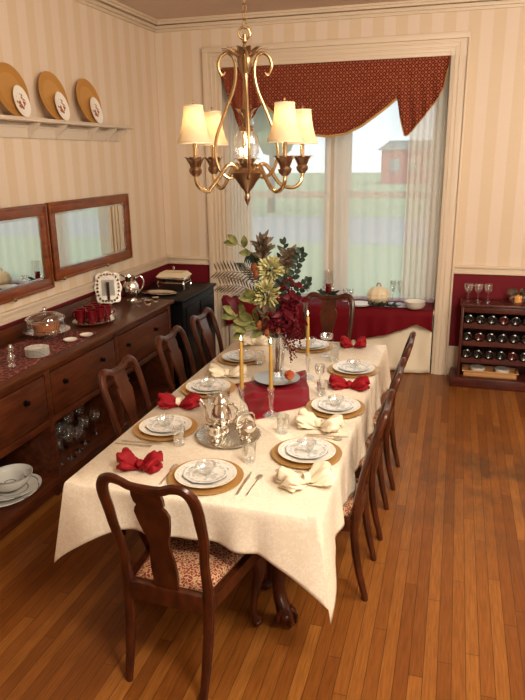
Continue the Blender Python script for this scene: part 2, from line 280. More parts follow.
# ------------------------------------------------------------------ geometry helpers
class G:
    """collects shapes into one bmesh"""
    def __init__(s): s.b = bmesh.new()
    def box(s, x0, x1, y0, y1, z0, z1, bev=0.0, mat_=None):
        r = bmesh.ops.create_cube(s.b, size=1.0); vs = r['verts']
        for v in vs: v.co = Vector(((x0 + x1) / 2 + v.co.x * (x1 - x0), (y0 + y1) / 2 + v.co.y * (y1 - y0), (z0 + z1) / 2 + v.co.z * (z1 - z0)))
        if mat_ is not None: bmesh.ops.transform(s.b, matrix=mat_, verts=vs)
        if bev: 
            es = list({e for v in vs for e in v.link_edges}); bmesh.ops.bevel(s.b, geom=es, offset=bev, segments=2, affect='EDGES', profile=0.5)
        return s
    def lathe(s, prof, n=24, sx=1, sy=1, o=(0, 0, 0), mtx=None, fac=None):
        rings = []
        new = []
        for r, z in prof:
            ring = []
            if r < 1e-5:
                v = s.b.verts.new((0, 0, z)); ring = [v]; new.append(v)
            else:
                for i in range(n):
                    a = 2 * PI * i / n; k = fac(a, r, z) if fac else 1
                    v = s.b.verts.new((r * k * math.cos(a) * sx, r * k * math.sin(a) * sy, z)); ring.append(v); new.append(v)
            rings.append(ring)
        for A, B in zip(rings, rings[1:]):
            if len(A) == 1 and len(B) == 1: continue
            for i in range(n):
                j = (i + 1) % n
                if len(A) == 1: s.b.faces.new((A[0], B[i], B[j]))
                elif len(B) == 1: s.b.faces.new((A[i], A[j], B[0]))
                else: s.b.faces.new((A[i], A[j], B[j], B[i]))
        T = Matrix.Translation(o)
        if mtx is not None: T = T @ mtx
        bmesh.ops.transform(s.b, matrix=T, verts=new); return s
    def tube(s, pts, rad, n=10, smooth=4, sq=1.0, closed=False):
        P = [Vector(p) for p in pts]; Rr = list(rad) if isinstance(rad, (list, tuple)) else [rad] * len(P)
        if smooth > 1 and len(P) > 2:
            Q = []; Rq = []
            for i in range(len(P) - 1):
                p0 = P[max(i - 1, 0)]; p1 = P[i]; p2 = P[i + 1]; p3 = P[min(i + 2, len(P) - 1)]
                for k in range(smooth):
                    t = k / smooth
                    Q.append(0.5 * ((2 * p1) + (p2 - p0) * t + (2 * p0 - 5 * p1 + 4 * p2 - p3) * t * t + (3 * p1 - p0 - 3 * p2 + p3) * t ** 3))
                    Rq.append(Rr[i] * (1 - t) + Rr[i + 1] * t)
            Q.append(P[-1]); Rq.append(Rr[-1]); P, Rr = Q, Rq
        rings = []; up = None
        for i, p in enumerate(P):
            d = (P[min(i + 1, len(P) - 1)] - P[max(i - 1, 0)])
            d = d.normalized() if d.length > 1e-9 else Vector((0, 0, 1))
            if up is None: up = Vector((1, 0, 0)) if abs(d.x) < 0.8 else Vector((0, 1, 0))
            u = (up - d * up.dot(d)).normalized(); up = u; v = d.cross(u)
            rings.append([s.b.verts.new(p + (u * math.cos(2 * PI * k / n) + v * math.sin(2 * PI * k / n) * sq) * Rr[i]) for k in range(n)])
        for A, B in zip(rings, rings[1:]):
            for k in range(n): s.b.faces.new((A[k], A[(k + 1) % n], B[(k + 1) % n], B[k]))
        s.b.faces.new(rings[0][::-1]); s.b.faces.new(rings[-1]); return s
    def prism(s, outline, thick, mtx=None, bev=0.0):
        """outline in local XZ, extruded along +-Y by thick/2"""
        a = [s.b.verts.new((x, -thick / 2, z)) for x, z in outline]; b = [s.b.verts.new((x, thick / 2, z)) for x, z in outline]
        n = len(a); fs = [s.b.faces.new(a), s.b.faces.new(b[::-1])]
        for i in range(n): s.b.faces.new((a[i], b[i], b[(i + 1) % n], a[(i + 1) % n]))
        if mtx is not None: bmesh.ops.transform(s.b, matrix=mtx, verts=a + b)
        if bev: bmesh.ops.bevel(s.b, geom=list({e for f in fs for e in f.edges}), offset=bev, segments=2, affect='EDGES')
        return s
    def grid(s, fn, nu, nv, thick=0.0):
        V = [[s.b.verts.new(fn(i / nu, j / nv)) for j in range(nv + 1)] for i in range(nu + 1)]
        for i in range(nu):
            for j in range(nv): s.b.faces.new((V[i][j], V[i + 1][j], V[i + 1][j + 1], V[i][j + 1]))
        return s
    def ball(s, o, r, sx=1, sy=1, sz=1, sub=1, jit=0.0):
        q = bmesh.ops.create_icosphere(s.b, subdivisions=sub, radius=r)['verts']
        for v in q:
            k = 1 + random.uniform(-jit, jit)
            v.co = Vector((v.co.x * sx * k + o[0], v.co.y * sy * k + o[1], v.co.z * sz * k + o[2]))
        return s
    def leaf(s, base, tip, width, bend=0.15, nrm=None, fold=0.25, n=6, thick=0.0008):
        A = Vector(base); B = Vector(tip); d = B - A; ln = d.length; d.normalize()
        nrm = Vector(nrm) if nrm else Vector((random.uniform(-.4, .4), -1, random.uniform(0.1, .8)))
        side = d.cross(nrm).normalized(); up = side.cross(d).normalized()
        rows = []
        for i in range(n + 1):
            t = i / n; w = width * 0.5 * math.sin(PI * min(1, t * 0.96 + 0.02)) ** 0.8
            c = A + d * ln * t + up * (bend * ln * math.sin(PI * t * 0.6) * 0.6)
            rows.append([s.b.verts.new(c - side * w + up * w * fold), s.b.verts.new(c), s.b.verts.new(c + side * w + up * w * fold)])
        for a, b in zip(rows, rows[1:]):
            s.b.faces.new((a[0], a[1], b[1], b[0])); s.b.faces.new((a[1], a[2], b[2], b[1]))
        return s
    def obj(s, name, material, parent=None, smooth=True, loc=None, rotz=0, angle=35, solid=0.0, subsurf=0):
        bmesh.ops.recalc_face_normals(s.b, faces=s.b.faces[:])
        me = bpy.data.meshes.new(name); s.b.to_mesh(me); s.b.free()
        me.materials.append(material)
        if smooth:
            for p in me.polygons: p.use_smooth = True
            try: me.set_sharp_from_angle(angle=math.radians(angle))
            except Exception: pass
        o = bpy.data.objects.new(name, me); COL.objects.link(o)
        if parent: o.parent = parent
        if loc: o.location = loc
        if rotz: o.rotation_euler = (0, 0, rotz)
        if solid:
            q = o.modifiers.new('thickness', 'SOLIDIFY'); q.thickness = solid; q.offset = 0
        if subsurf:
            q = o.modifiers.new('smooth', 'SUBSURF'); q.levels = subsurf; q.render_levels = subsurf
        return o
def tag(o, label=None, cat=None, group=None, kind=None):
    if label: o['label'] = label
    if cat: o['category'] = cat
    if group: o['group'] = group
    if kind: o['kind'] = kind
    return o
def thing(name, label, cat, loc=(0, 0, 0), rotz=0, group=None):
    o = bpy.data.objects.new(name, None); o.empty_display_size = 0.05; COL.objects.link(o)
    o.location = loc; o.rotation_euler = (0, 0, rotz); return tag(o, label, cat, group)
def dup(root, loc, rotz=None, label=None, group=None, scale=None):
    def cp(o, par):
        c = o.copy(); COL.objects.link(c); c.parent = par
        for ch in KIDS(o): cp(ch, c)
        return c
    r = cp(root, None); r.location = loc
    if rotz is not None: r.rotation_euler = (0, 0, rotz)
    if label: r['label'] = label
    if group: r['group'] = group
    if scale: r.scale = scale
    return r
def KIDS(o): return [x for x in bpy.data.objects if x.parent == o]
def struct(g, name, material, **k): return tag(g.obj(name, material, **k), kind='structure')
def rotm(ax, deg): return Matrix.Rotation(math.radians(deg), 4, ax)

# ------------------------------------------------------------------ room shell
XL, XR, YB, YR, ZC = -2.947, 2.6, 6.386, -1.8, 3.38
AX0, AX1, AZ, AY = -2.26, -0.131, 2.93, 6.86       # window alcove
SEAT = 0.655
struct(G().box(XL - .15, XR + .15, YR - .15, AY + .2, -.12, 0), 'floor', M['floor'], smooth=False)
struct(G().box(XL - .15, XR + .15, YR - .15, AY + .2, ZC, ZC + .12), 'ceiling', M['ceil'], smooth=False)
struct(G().box(XL - .15, XL, YR - .15, AY + .2, 0, ZC), 'wall_left', M['paper_y'], smooth=False)
struct(G().box(XR, XR + .15, YR - .15, AY + .2, 0, ZC), 'wall_right', M['paper_y'], smooth=False)
struct(G().box(XL, XR, YR - .15, YR, 0, ZC), 'wall_front', M['paper_x'], smooth=False)
g = G(); g.box(XL, AX0, YB, AY + .2, 0, ZC); g.box(AX1, XR, YB, AY + .2, 0, ZC); g.box(AX0, AX1, YB, AY + .2, AZ, ZC)
struct(g, 'wall_back', M['paper_x'], smooth=False)
# window wall at the back of the alcove
WZ0, WZ1 = 0.60, 2.84
WIN = [(-2.19, -1.30), (-1.12, -0.22)]
g = G(); g.box(AX0, AX1, AY, AY + .18, 0, WZ0); g.box(AX0, AX1, AY, AY + .18, WZ1, AZ)
g.box(AX0, WIN[0][0], AY, AY + .18, WZ0, WZ1); g.box(WIN[0][1], WIN[1][0], AY - .03, AY + .18, WZ0, WZ1); g.box(WIN[1][1], AX1, AY, AY + .18, WZ0, WZ1)
struct(g, 'wall_alcove', M['cream'], smooth=False)
for i, (a, b) in enumerate(WIN):
    g = G()
    def frame(x0, x1, z0, z1, y, t):
        g.box(x0, x0 + t, y, y + .035, z0, z1, .004); g.box(x1 - t, x1, y, y + .035, z0, z1, .004)
        g.box(x0 + t, x1 - t, y, y + .035, z0, z0 + t, .004); g.box(x0 + t, x1 - t, y, y + .035, z1 - t, z1, .004)
    frame(a, b, WZ0, 1.73, AY + .04, .05); frame(a, b, 1.70, WZ1, AY + .09, .05)
    wn = struct(g, 'window_%d' % (i + 1), M['sash'])
    p = G(); p.box(a + .05, b - .05, AY + .055, AY + .06, WZ0 + .05, 1.68); p.box(a + .05, b - .05, AY + .105, AY + .11, 1.75, WZ1 - .05)
    p.obj('window_pane', M['pane'], wn, smooth=False)
    s_ = G().box(a + .3, a + .36, AY + .02, AY + .05, 1.725, 1.745, .004).obj('sash_lock', M['brass'], wn)
# casing of the alcove: stepped moulding, head and two legs
g = G()
for (o0, o1, dy) in ((0.0, 0.18, 0.02), (0.135, 0.187, 0.045), (0.0, 0.035, 0.032), (0.06, 0.075, 0.027), (0.10, 0.112, 0.027)):
    zt = AZ + o1
    g.box(AX0 - o1, AX0 - o0, YB - dy, YB, 0, zt, .004); g.box(AX1 + o0, AX1 + o1 - .035, YB - dy, YB, 0, zt, .004)
    g.box(AX0 - o1, AX1 + o1 - .035, YB - dy - .001, YB, AZ + o0, AZ + o1, .004)
struct(g, 'trim_1', M['cream'])
# crown moulding
g = G()
for dz, dy in ((.02, .075), (.04, .06), (.075, .035), (.10, .015)):
    g.box(XL, XR, YB - dy, YB, ZC - dz, ZC - dz + .03, .004); g.box(XL, XL + dy, YR, YB, ZC - dz, ZC - dz + .03, .004)
    g.box(XR - dy, XR, YR, YB, ZC - dz, ZC - dz + .03, .004)
struct(g, 'trim_2', M['cream'])
# chair rail
g = G()
for z0, z1, dy in ((1.015, 1.095, .014), (1.02, 1.04, .028), (1.075, 1.10, .032)):
    g.box(XL, XL + dy, YR, YB, z0, z1, .003); g.box(XL, AX0 - .19, YB - dy, YB, z0, z1, .003); g.box(AX1 + .15, XR, YB - dy, YB, z0, z1, .003)
    g.box(XR - dy, XR, YR, YB, z0, z1, .003)
struct(g, 'trim_3', M['cream'])
# burgundy wainscot paint below the rail
g = G(); t = .006
g.box(XL, XL + t, YR, YB, .27, 1.016); g.box(XL, AX0 - .186, YB - t, YB, .27, 1.016); g.box(AX1 + .155, XR, YB - t, YB, .27, 1.016)
struct(g, 'trim_4', M['burg'], smooth=False)
g = G()
for z0, z1, dy in ((0, .28, .02), (.26, .30, .014), (0, .04, .034)):
    g.box(XL, XL + dy, YR, YB, z0, z1, .003)
struct(g, 'baseboard_left', M['shelfpaint'])
g = G()
for z0, z1, dy in ((0, .28, .02), (.26, .30, .014), (0, .04, .034)):
    g.box(XL + .04, AX0 - .19, YB - dy, YB, z0, z1, .003); g.box(AX1 + .155, XR, YB - dy, YB, z0, z1, .003)
struct(g, 'baseboard_back', M['shelfpaint'])

# ------------------------------------------------------------------ outdoors, behind the sheers
tag(G().box(-30, 30, 7.1, 22, -.8, -.75).obj('lawn', M['grass'], smooth=False), kind='structure')
tag(G().box(-40, 40, 22, 32, -.8, -.74).obj('street', M['road'], smooth=False), kind='structure')
tag(G().box(-60, 60, 32, 120, -.8, -.72).obj('far_lawn', M['grass'], smooth=False), kind='structure')
hb = thing('brick_house', 'red brick building across the street seen through the right window', 'building', (-4.6, 74, -.72))
G().box(-3.2, 3.2, -3, 3, 0, 3.4).obj('wall', M['brick'], hb, smooth=False)
G().prism([(-3.6, 3.4), (3.6, 3.4), (2.4, 4.3), (-2.4, 4.3)], 6.6).obj('roof', M['road'], hb, smooth=False)
for k in (-1.8, 0.0, 1.8): G().box(k - .5, k + .5, -3.06, -2.99, 1.2, 2.5, .02).obj('window', M['road'], hb)
def tree(x, y, h, r, label):
    t = thing('tree', label, 'tree', (x, y, -.75)); G().tube([(0, 0, 0), (.1, 0, h * .3), (0, .1, h * .65)], [.22, .16, .08]).obj('trunk', M['bark'], t)
    g = G()
    for _ in range(26):
        a = random.uniform(0, 2 * PI); q = random.uniform(0, r); g.ball((q * math.cos(a), q * math.sin(a) * .8, h * .62 + random.uniform(-r * .6, r * .8)), random.uniform(.35, .6) * r * .6, sub=2, jit=.12)
    g.obj('crown', M['tree'], t, smooth=False)
tree(-9.5, 34, 8, 2.6, 'tall leafy tree outside the left window'); tree(-14.5, 38, 9, 3.2, 'broad tree across the street beyond the left window'); tree(8.5, 60, 8, 3.0, 'distant tree to the right of the brick building')

# ------------------------------------------------------------------ window seat, cloths and curtains
struct(G().box(AX0, AX1, 6.30, AY, SEAT - .035, SEAT - .005, .004).box(AX0 + .03, AX1 - .03, 6.42, AY, 0.0, SEAT - .035), 'trim_5', M['cream'])
def skirt_bottom(t):  # bottom edge of the burgundy cloth along its length
    return [(.0, .40), (.08, .46), (.2, .36), (.35, .30), (.5, .29), (.62, .30), (.78, .40), (.86, .46), (.93, .53), (1.0, .45)]
def interp(tab, t):
    for (a, va), (b, vb) in zip(tab, tab[1:]):
        if t <= b: 
            k = (t - a) / (b - a); return va + (vb - va) * k
    return tab[-1][1]
def burg(u, v):
    x = AX0 + .01 + u * (AX1 - AX0 - .02)
    wob = .012 * math.sin(u * 46) + .008 * math.sin(u * 91 + 1)
    if v < .4:
        y = AY - .04 - (AY - .04 - 6.27) * v / .4; z = SEAT + .004 + .0025 * math.sin(u * 70 + v * 20) + .0025
        return (x, y, z)
    k = (v - .4) / .6; zb = interp(skirt_bottom(0), u)
    z = SEAT + .004 - (SEAT - zb) * k
    return (x, 6.27 - .02 * min(1, k * 4) + wob * k - .02 * k * math.sin(u * 17), z)
tag(G().grid(burg, 90, 24).obj('window_cloth', M['swagcloth'], solid=.003), 'burgundy cloth draped over the window seat', 'cloth')
def creamsk(u, v):
    x = AX0 + .01 + u * (AX1 - AX0 - .02); k = v
    return (x, 6.345 + .018 * math.sin(u * 40 + 2 * math.sin(v * 3)) * k + .012 * math.sin(u * 73 + v * 4) * k - .01 * k, SEAT - .04 - (SEAT - .048) * v)
tag(G().grid(creamsk, 110, 14).obj('window_skirt', M['creamnap'], solid=.003), 'cream floor-length cloth hanging in folds under the burgundy window cloth', 'cloth')
def curtain(name, x0t, x1t, x0b, x1b, y, zt, zb, folds, amp, mt, label, sc_=0.0):
    def fn(u, v):
        a = x0t + (x1t - x0t) * u; b = x0b + (x1b - x0b) * u; k = v ** .8
        x = a + (b - a) * k
        z = zt + (zb - zt) * v + (sc_ * abs(math.sin(u * folds * PI)) * v)
        return (x, y + amp * math.sin(u * folds * 2 * PI + .7 * math.sin(v * 3)) * (0.6 + .4 * v), z)
    return tag(G().grid(fn, folds * 10, 14).obj(name, mt), label, 'curtain')
curtain('sheer_curtain', AX0 + .02, -1.22, AX0 + .02, -1.24, 6.62, 2.90, SEAT + .02, 8, .012, M['sheer'], 'thin white sheer curtain over the left window')
curtain('sheer_curtain', -1.20, AX1 - .02, -1.18, AX1 - .02, 6.62, 2.90, SEAT + .02, 8, .012, M['sheer'], 'thin white sheer curtain over the right window')
curtain('gathered_curtain', -.46, AX1 - .005, -.47, -.14, 6.46, 2.90, SEAT + .07, 6, .018, M['sheer2'], 'thick gathered sheer curtain bunched at the right side of the window', .03)
curtain('gathered_curtain', AX0 + .01, -2.02, AX0 + .01, -2.06, 6.50, 2.90, SEAT + .02, 6, .022, M['sheer2'], 'gathered sheer curtain bunched at the left side of the window')
# valance
vt = thing('window_valance', 'red and gold trellis patterned swag valance with pointed tails', 'valance', (0, 0, 0))
bot = [(AX0, 2.92), (-2.19, 2.66), (-2.12, 2.46), (-2.05, 2.33), (-1.96, 2.45), (-1.84, 2.60), (-1.72, 2.50), (-1.58, 2.38), (-1.38, 2.305), (-1.2, 2.285), (-1.03, 2.305), (-.88, 2.37), (-.74, 2.47), (-.58, 2.595), (-.545, 2.43), (-.49, 2.255), (-.42, 2.33), (-.33, 2.44), (-.22, 2.585), (-.165, 2.70), (-.14, 2.91)]
def val(u, v):
    x = AX0 + .005 + u * (AX1 - AX0 - .01); zb = interp(bot, x); zt = 2.928
    z = zt + (zb - zt) * v
    y = 6.37 - .005
    if -1.84 < x < -.58:    # swag: curved folds, deeper to the bottom
        c = (x + 1.21) / .63; sag = (1 - c * c)
        ph = (zt - z) / (.22 + .42 * sag)
        edge = min(1, (1 - abs(c)) * 3)
        y -= .03 * v + (.026 * math.sin(ph * 19) * v ** 1.0) * edge + .035 * sag * v
    else:
        y -= .03 * v + .022 * math.sin(x * 60 + z * 8) * v
    return (x, y, z)
G().grid(val, 130, 40).obj('swag', M['valance'], vt, solid=.004)
g = G(); pts = []
for i in range(41):
    x = -1.84 + (1.26) * i / 40; u = (x - AX0 - .005) / (AX1 - AX0 - .01); q = Vector(val(u, 1.0)); pts.append((q.x, q.y - .004, q.z - .006))
g.tube(pts, .011, 6, 1).obj('gold_trim', M['gtrim'], vt)
g = G(); pts = []
for i in range(16):
    x = -.55 + (.40) * i / 15; u = (x - AX0 - .005) / (AX1 - AX0 - .01); q = Vector(val(u, 1.0)); pts.append((q.x, q.y - .002, q.z - .003))
g.tube(pts, .005, 6, 1).obj('gold_trim', M['gtrim'], vt)

# ------------------------------------------------------------------ chairs
def make_chair(label, loc, rz):
    t = thing('dining_chair', label, 'chair', loc, rz, 'matching dining chairs around the table')
    wd = M['chair']
    # rear posts: foot splayed back, waist at the seat, spoon curve to the ear
    for s in (-1, 1):
        G().tube([(s * .172, -.268, 0.0), (s * .173, -.262, .03), (s * .176, -.235, .14), (s * .180, -.212, .28), (s * .183, -.203, .42), (s * .184, -.205, .50)],
                 [.017, .018, .021, .023, .025, .024], 10, 4, .85).obj('rear_leg', wd, t)
    g = G(); P = []; Rr = []
    half = [(.184, -.206, .48, .021), (.181, -.212, .55, .019), (.183, -.222, .63, .018), (.196, -.236, .73, .019), (.197, -.250, .82, .021), (.198, -.262, .89, .022), (.190, -.270, .94, .022), (.170, -.275, .972, .021), (.14, -.278, .985, .020), (.10, -.279, .978, .018), (.055, -.279, .962, .018)]
    for x, y, z, r in half: P.append((-x, y, z)); Rr.append(r * 1.13)
    for x, y, z, r in reversed(half): P.append((x, y, z)); Rr.append(r * 1.13)
    g.tube(P, Rr, 10, 4, .8).obj('back_frame', wd, t)
    # solid vase shaped splat, following the rake
    prof = [(0.46, .048), (.50, .050), (.55, .052), (.61, .047), (.66, .040), (.70, .041), (.74, .052), (.79, .062), (.835, .068), (.86, .060), (.875, .050), (.89, .058), (.92, .060), (.95, .056), (.968, .050)]
    def yz(z): return interp([(0.4, -.203), (.5, -.208), (.62, -.222), (.73, -.240), (.85, -.258), (.98, -.282)], z)
    g = G(); rows = []
    for z, w_ in prof:
        rows.append([g.b.verts.new((x, yz(z) + dy, z)) for x, dy in ((-w_ * 1.1, .007), (w_ * 1.1, .007), (w_ * 1.1, -.007), (-w_ * 1.1, -.007))])
    for a, b in zip(rows, rows[1:]):
        for k in range(4): g.b.faces.new((a[k], a[(k + 1) % 4], b[(k + 1) % 4], b[k]))
    g.b.faces.new(rows[0]); g.b.faces.new(rows[-1][::-1])
    g.obj('splat', wd, t, angle=60)
    # seat rails
    g = G()
    g.box(-.165, .165, -.222, -.185, .375, .458, .004)
    g.prism([(-.225, .385), (.225, .385), (.225, .445), (-.225, .445)], .028, Matrix.Translation((0, .235, 0)), .004)
    for s in (-1, 1):
        a = Vector((s * .186, -.19, 0)); b = Vector((s * .232, .225, 0)); d = (b - a).normalized(); nrm = Vector((-d.y, d.x, 0)) * .013
        vs = [g.b.verts.new((p.x + q.x, p.y + q.y, z)) for z in (.385, .447) for p, q in ((a, nrm), (b, nrm), (b, -nrm), (a, -nrm))]
        g.b.faces.new(vs[:4]); g.b.faces.new(vs[4:])
        for k in range(4): g.b.faces.new((vs[k], vs[(k + 1) % 4], vs[4 + (k + 1) % 4], vs[4 + k]))
    g.obj('seat_rail', wd, t)
    def seat(u, v):
        y = -.185 + v * .415; hw = .165 + .052 * v
        x = (u * 2 - 1) * hw; e = min(1, (1 - abs(u * 2 - 1)) * 5) * min(1, v * 6, (1 - v) * 6)
        return (x, y, .448 + .026 * (e ** .5))
    G().grid(seat, 20, 20).obj('seat', M['seat'], t, solid=.004)
    for s in (-1, 1):
        g = G(); g.tube([(s * .212, .212, .40), (s * .224, .226, .36), (s * .228, .232, .30), (s * .212, .216, .20), (s * .203, .206, .11), (s * .207, .212, .055), (s * .214, .222, .03)], [.030, .033, .029, .020, .015, .017, .022], 10, 4)
        g.ball((s * .216, .226, .024), .026, 1, 1.15, .9, 2).obj('front_leg', wd, t)
    for c in KIDS(t):
        if c.name.split('.')[0] in ('back_frame', 'splat'):
            for v in c.data.vertices:
                k = max(0, v.co.z - .46); v.co.z -= k * .018; v.co.y -= k * k * .16
    return t
ch0 = make_chair('mahogany dining chair at the near end, back to us, patterned seat showing', (-.990, 2.215, 0), math.radians(-4.5))
for x, y, rz, lb in [(-1.468, 3.12, -PI / 2, 'dining chair on the sideboard side of the table, nearest to us'),
                     (-1.468, 3.84, -PI / 2, 'dining chair on the sideboard side of the table, middle of three'),
                     (-1.468, 4.42, -PI / 2, 'dining chair on the sideboard side of the table, by the black cabinet'),
                     (-.565, 2.91, PI / 2, 'dining chair on the open floor side, nearest, seen edge-on'),
                     (-.552, 3.46, PI / 2, 'dining chair on the open floor side, second of three, seen edge-on'),
                     (-.535, 4.06, PI / 2, 'dining chair on the open floor side, farthest, toward the window'),
                     (-.975, 5.0, PI, 'dining chair at the far end of the table, backing onto the window seat')]:
    dup(ch0, (x, y, 0), rz, lb)

# ------------------------------------------------------------------ table and cloth
TX0, TX1, TY0, TY1, TT = -1.548, -.427, 2.185, 4.66, 0.752
tb = thing('dining_table', 'long wooden dining table hidden under the cream cloth, carved foot showing', 'table', ((TX0 + TX1) / 2, (TY0 + TY1) / 2, 0))
hx, hy = (TX1 - TX0) / 2 - .004, (TY1 - TY0) / 2 - .004
G().box(-hx, hx, -hy, hy, .722, .75, .004).obj('tabletop', M['chair'], tb)
g = G(); 
for sx in (-1, 1): g.box(sx * .30 - .012, sx * .30 + .012, -1.0, .95, .64, .722)
for sy in (-1, 1): g.box(-.30, .30, sy * 1.0 - .012, sy * 1.0 + .012, .64, .722)
g.obj('apron', M['chair'], tb)
for sx in (-1, 1):
    for sy in (-1, 1):
        X, Y = (sx * .325, -.93) if sy < 0 else (sx * .10, .70)
        g = G(); g.tube([(X, Y, .66), (X + sx * .02, Y + sy * .02, .58), (X + sx * .03, Y + sy * .03, .47), (X, Y, .30), (X - sx * .015, Y - sy * .01, .16), (X + sx * .01, Y + sy * .005, .085), (X + sx * .03, Y + sy * .02, .05)], [.045, .055, .055, .038, .030, .036, .042], 12, 4)
        g.ball((X + sx * .03, Y + sy * .02, .043), .043, sub=2)
        for a in (-50, 0, 50, 130, 230):
            dx, dy = math.cos(math.radians(a)) * sx, math.sin(math.radians(a)) * sy
            g.tube([(X + sx * .03 + dx * .02, Y + sy * .02 + dy * .02, .085), (X + sx * .03 + dx * .046, Y + sy * .02 + dy * .046, .055), (X + sx * .03 + dx * .045, Y + sy * .02 + dy * .045, .010)], [.012, .011, .007], 6, 3)
        g.obj('leg', M['chair'], tb)
# cloth
def rim(s):  # rounded rectangle, returns point, normal, corner weight, side id
    r = .012; W_, H_ = TX1 - TX0, TY1 - TY0; Lh = 2 * (W_ + H_); d = (s % 1.0) * Lh
    segs = [((TX0, TY0), (1, 0), W_, (0, -1)), ((TX1, TY0), (0, 1), H_, (1, 0)), ((TX1, TY1), (-1, 0), W_, (0, 1)), ((TX0, TY1), (0, -1), H_, (-1, 0))]
    for i, (p, dr, ln, nr) in enumerate(segs):
        if d <= ln:
            q0 = d; q1 = ln - d; k = min(q0, q1)
            return p[0] + dr[0] * d, p[1] + dr[1] * d, nr, dr, q0, q1, i
        d -= ln
    return TX0, TY0, (0, -1), (1, 0), 0, 1, 0
NS, NR = 560, 16
g = G(); rings = []
SL = [.180, .255, .20, .20]
for j in range(NR + 1):
    t = j / NR; ring = []
    for i in range(NS):
        x, y, nr, dr, q0, q1, sd = rim(i / NS)
        c0 = max(0, 1 - q0 / .25); c1 = max(0, 1 - q1 / .25); c = max(c0, c1); sgn = -1 if c0 > c1 else 1
        cs = c * c * (3 - 2 * c)
        dep = SL[sd] + .195 * c ** 2.0 + .008 * math.sin(q0 * 9 + sd)
        # each corner hangs in a fold that turns outwards along the diagonal
        out = .008 + .012 * t + (.016 * math.sin(q0 * 17 + sd * 2) + .009 * math.sin(q0 * 34 + sd)) * t * (1 - cs) + .040 * cs * t + .02 * math.sin(c * PI) * t
        al = sgn * (.060 * cs * t - .03 * math.sin(c * PI) * t)
        e = math.sin(min(1, t * 6) * PI / 2)
        drop = dep * t
        if sd == 0:   # the cloth lies against the chair seat under it
            dep_m = 1
        ring.append(g.b.verts.new((x + nr[0] * out * e + dr[0] * al, y + nr[1] * out * e + dr[1] * al, TT + .006 - drop * (0.1 + .9 * e) if j else TT + .006)))
    rings.append(ring)
for A, B in zip(rings, rings[1:]):
    for i in range(NS): g.b.faces.new((A[i], A[(i + 1) % NS], B[(i + 1) % NS], B[i]))
g.b.faces.new(rings[0])
tag(g.obj('tablecloth', M['cloth'], solid=.002, angle=60), 'cream damask tablecloth with pointed hanging corners', 'tablecloth')
TZ = TT + .0085   # cloth surface

# ------------------------------------------------------------------ place settings
def octo(a, r, z):
    k = PI / 4; b = ((a + k / 2) % k) - k / 2; return 1 / math.cos(b) * .965 if r > .05 else 1
seats = [(-.966, 2.372, 'near end of the table'), (-1.358, 2.815, 'sideboard side, nearest seat'), (-1.358, 3.43, 'sideboard side, middle seat'), (-1.352, 4.06, 'sideboard side, farthest seat'),
         (-.592, 2.71, 'open floor side, nearest seat'), (-.562, 3.315, 'open floor side, middle seat'), (-.566, 4.00, 'open floor side, farthest seat'), (-.953, 4.46, 'far end of the table')]
def charger(z0=TZ):
    return G().lathe([(0, .002), (.10, .002), (.115, .004), (.165, .0115), (.1655, .014), (.160, .0135), (.118, .009), (.10, .006), (0, .006)], 48)
def dplate(): return G().lathe([(0, .001), (.08, .001), (.09, .004), (.135, .017), (.136, .0195), (.131, .019), (.092, .0095), (.08, .006), (0, .006)], 48)
def splate(): return G().lathe([(0, .001), (.05, .001), (.065, .004), (.098, .0125), (.099, .015), (.095, .0145), (.066, .0085), (.055, .0055), (0, .0055)], 48, fac=octo)
def gbowl(): return G().lathe([(0, .001), (.022, .001), (.024, .006), (.020, .010), (.032, .018), (.043, .032), (.046, .048), (.044, .048), (.040, .034), (.029, .021), (0, .015)], 28)
c0 = charger().obj('charger_plate', M['gold']); d0 = dplate().obj('dinner_plate', M['dinner']); s0 = splate().obj('salad_plate', M['salad']); b0 = gbowl().obj('glass_bowl', M['crystal'])
for i, (x, y, lb) in enumerate(seats):
    for o, z, lab, cat, grp, in ((c0, TZ, 'round gold charger plate, %s', 'plate', 'gold charger plates on the tablecloth'), (d0, TZ + .0075, 'white dinner plate on gold charger, %s', 'plate', 'white dinner plates'),
                            (s0, TZ + .0145, 'octagonal blue-banded salad plate topping the stack, %s', 'plate', 'octagonal salad plates'), (b0, TZ + .021, 'small clear glass bowl on the salad plate, %s', 'bowl', 'small glass bowls')):
        q = o if i == 0 else o.copy()
        if i: COL.objects.link(q)
        q.location = (x, y, z); q.rotation_euler = (0, 0, [0.2, .1, .25, 0, .3, .15, .1, .2][i]); tag(q, lab % lb, cat, grp)
# tumblers
tum0 = G().lathe([(0, .001), (.026, .001), (.028, .006), (.033, .092), (.0315, .092), (.0265, .016), (0, .014)], 24).obj('water_tumbler', M['crystal'])
for i, (x, y, lb) in enumerate([(-.832, 2.575, 'right of the near end plates'), (-1.215, 2.66, 'by the nearest sideboard-side plates'), (-.765, 2.93, 'in front of the nearest open-side cream napkin'), (-.675, 3.50, 'beside the corner of the burgundy cloth'),
                                (-.72, 4.16, 'by the farthest open-side plates'), (-1.20, 3.98, 'left of the flower vase'), (-1.18, 3.22, 'between the coffee pot and the middle sideboard-side plates')]):
    q = tum0 if i == 0 else tum0.copy()
    if i: COL.objects.link(q)
    q.location = (x, y, TZ); tag(q, 'clear cut-glass tumbler ' + lb, 'glass', 'water tumblers')
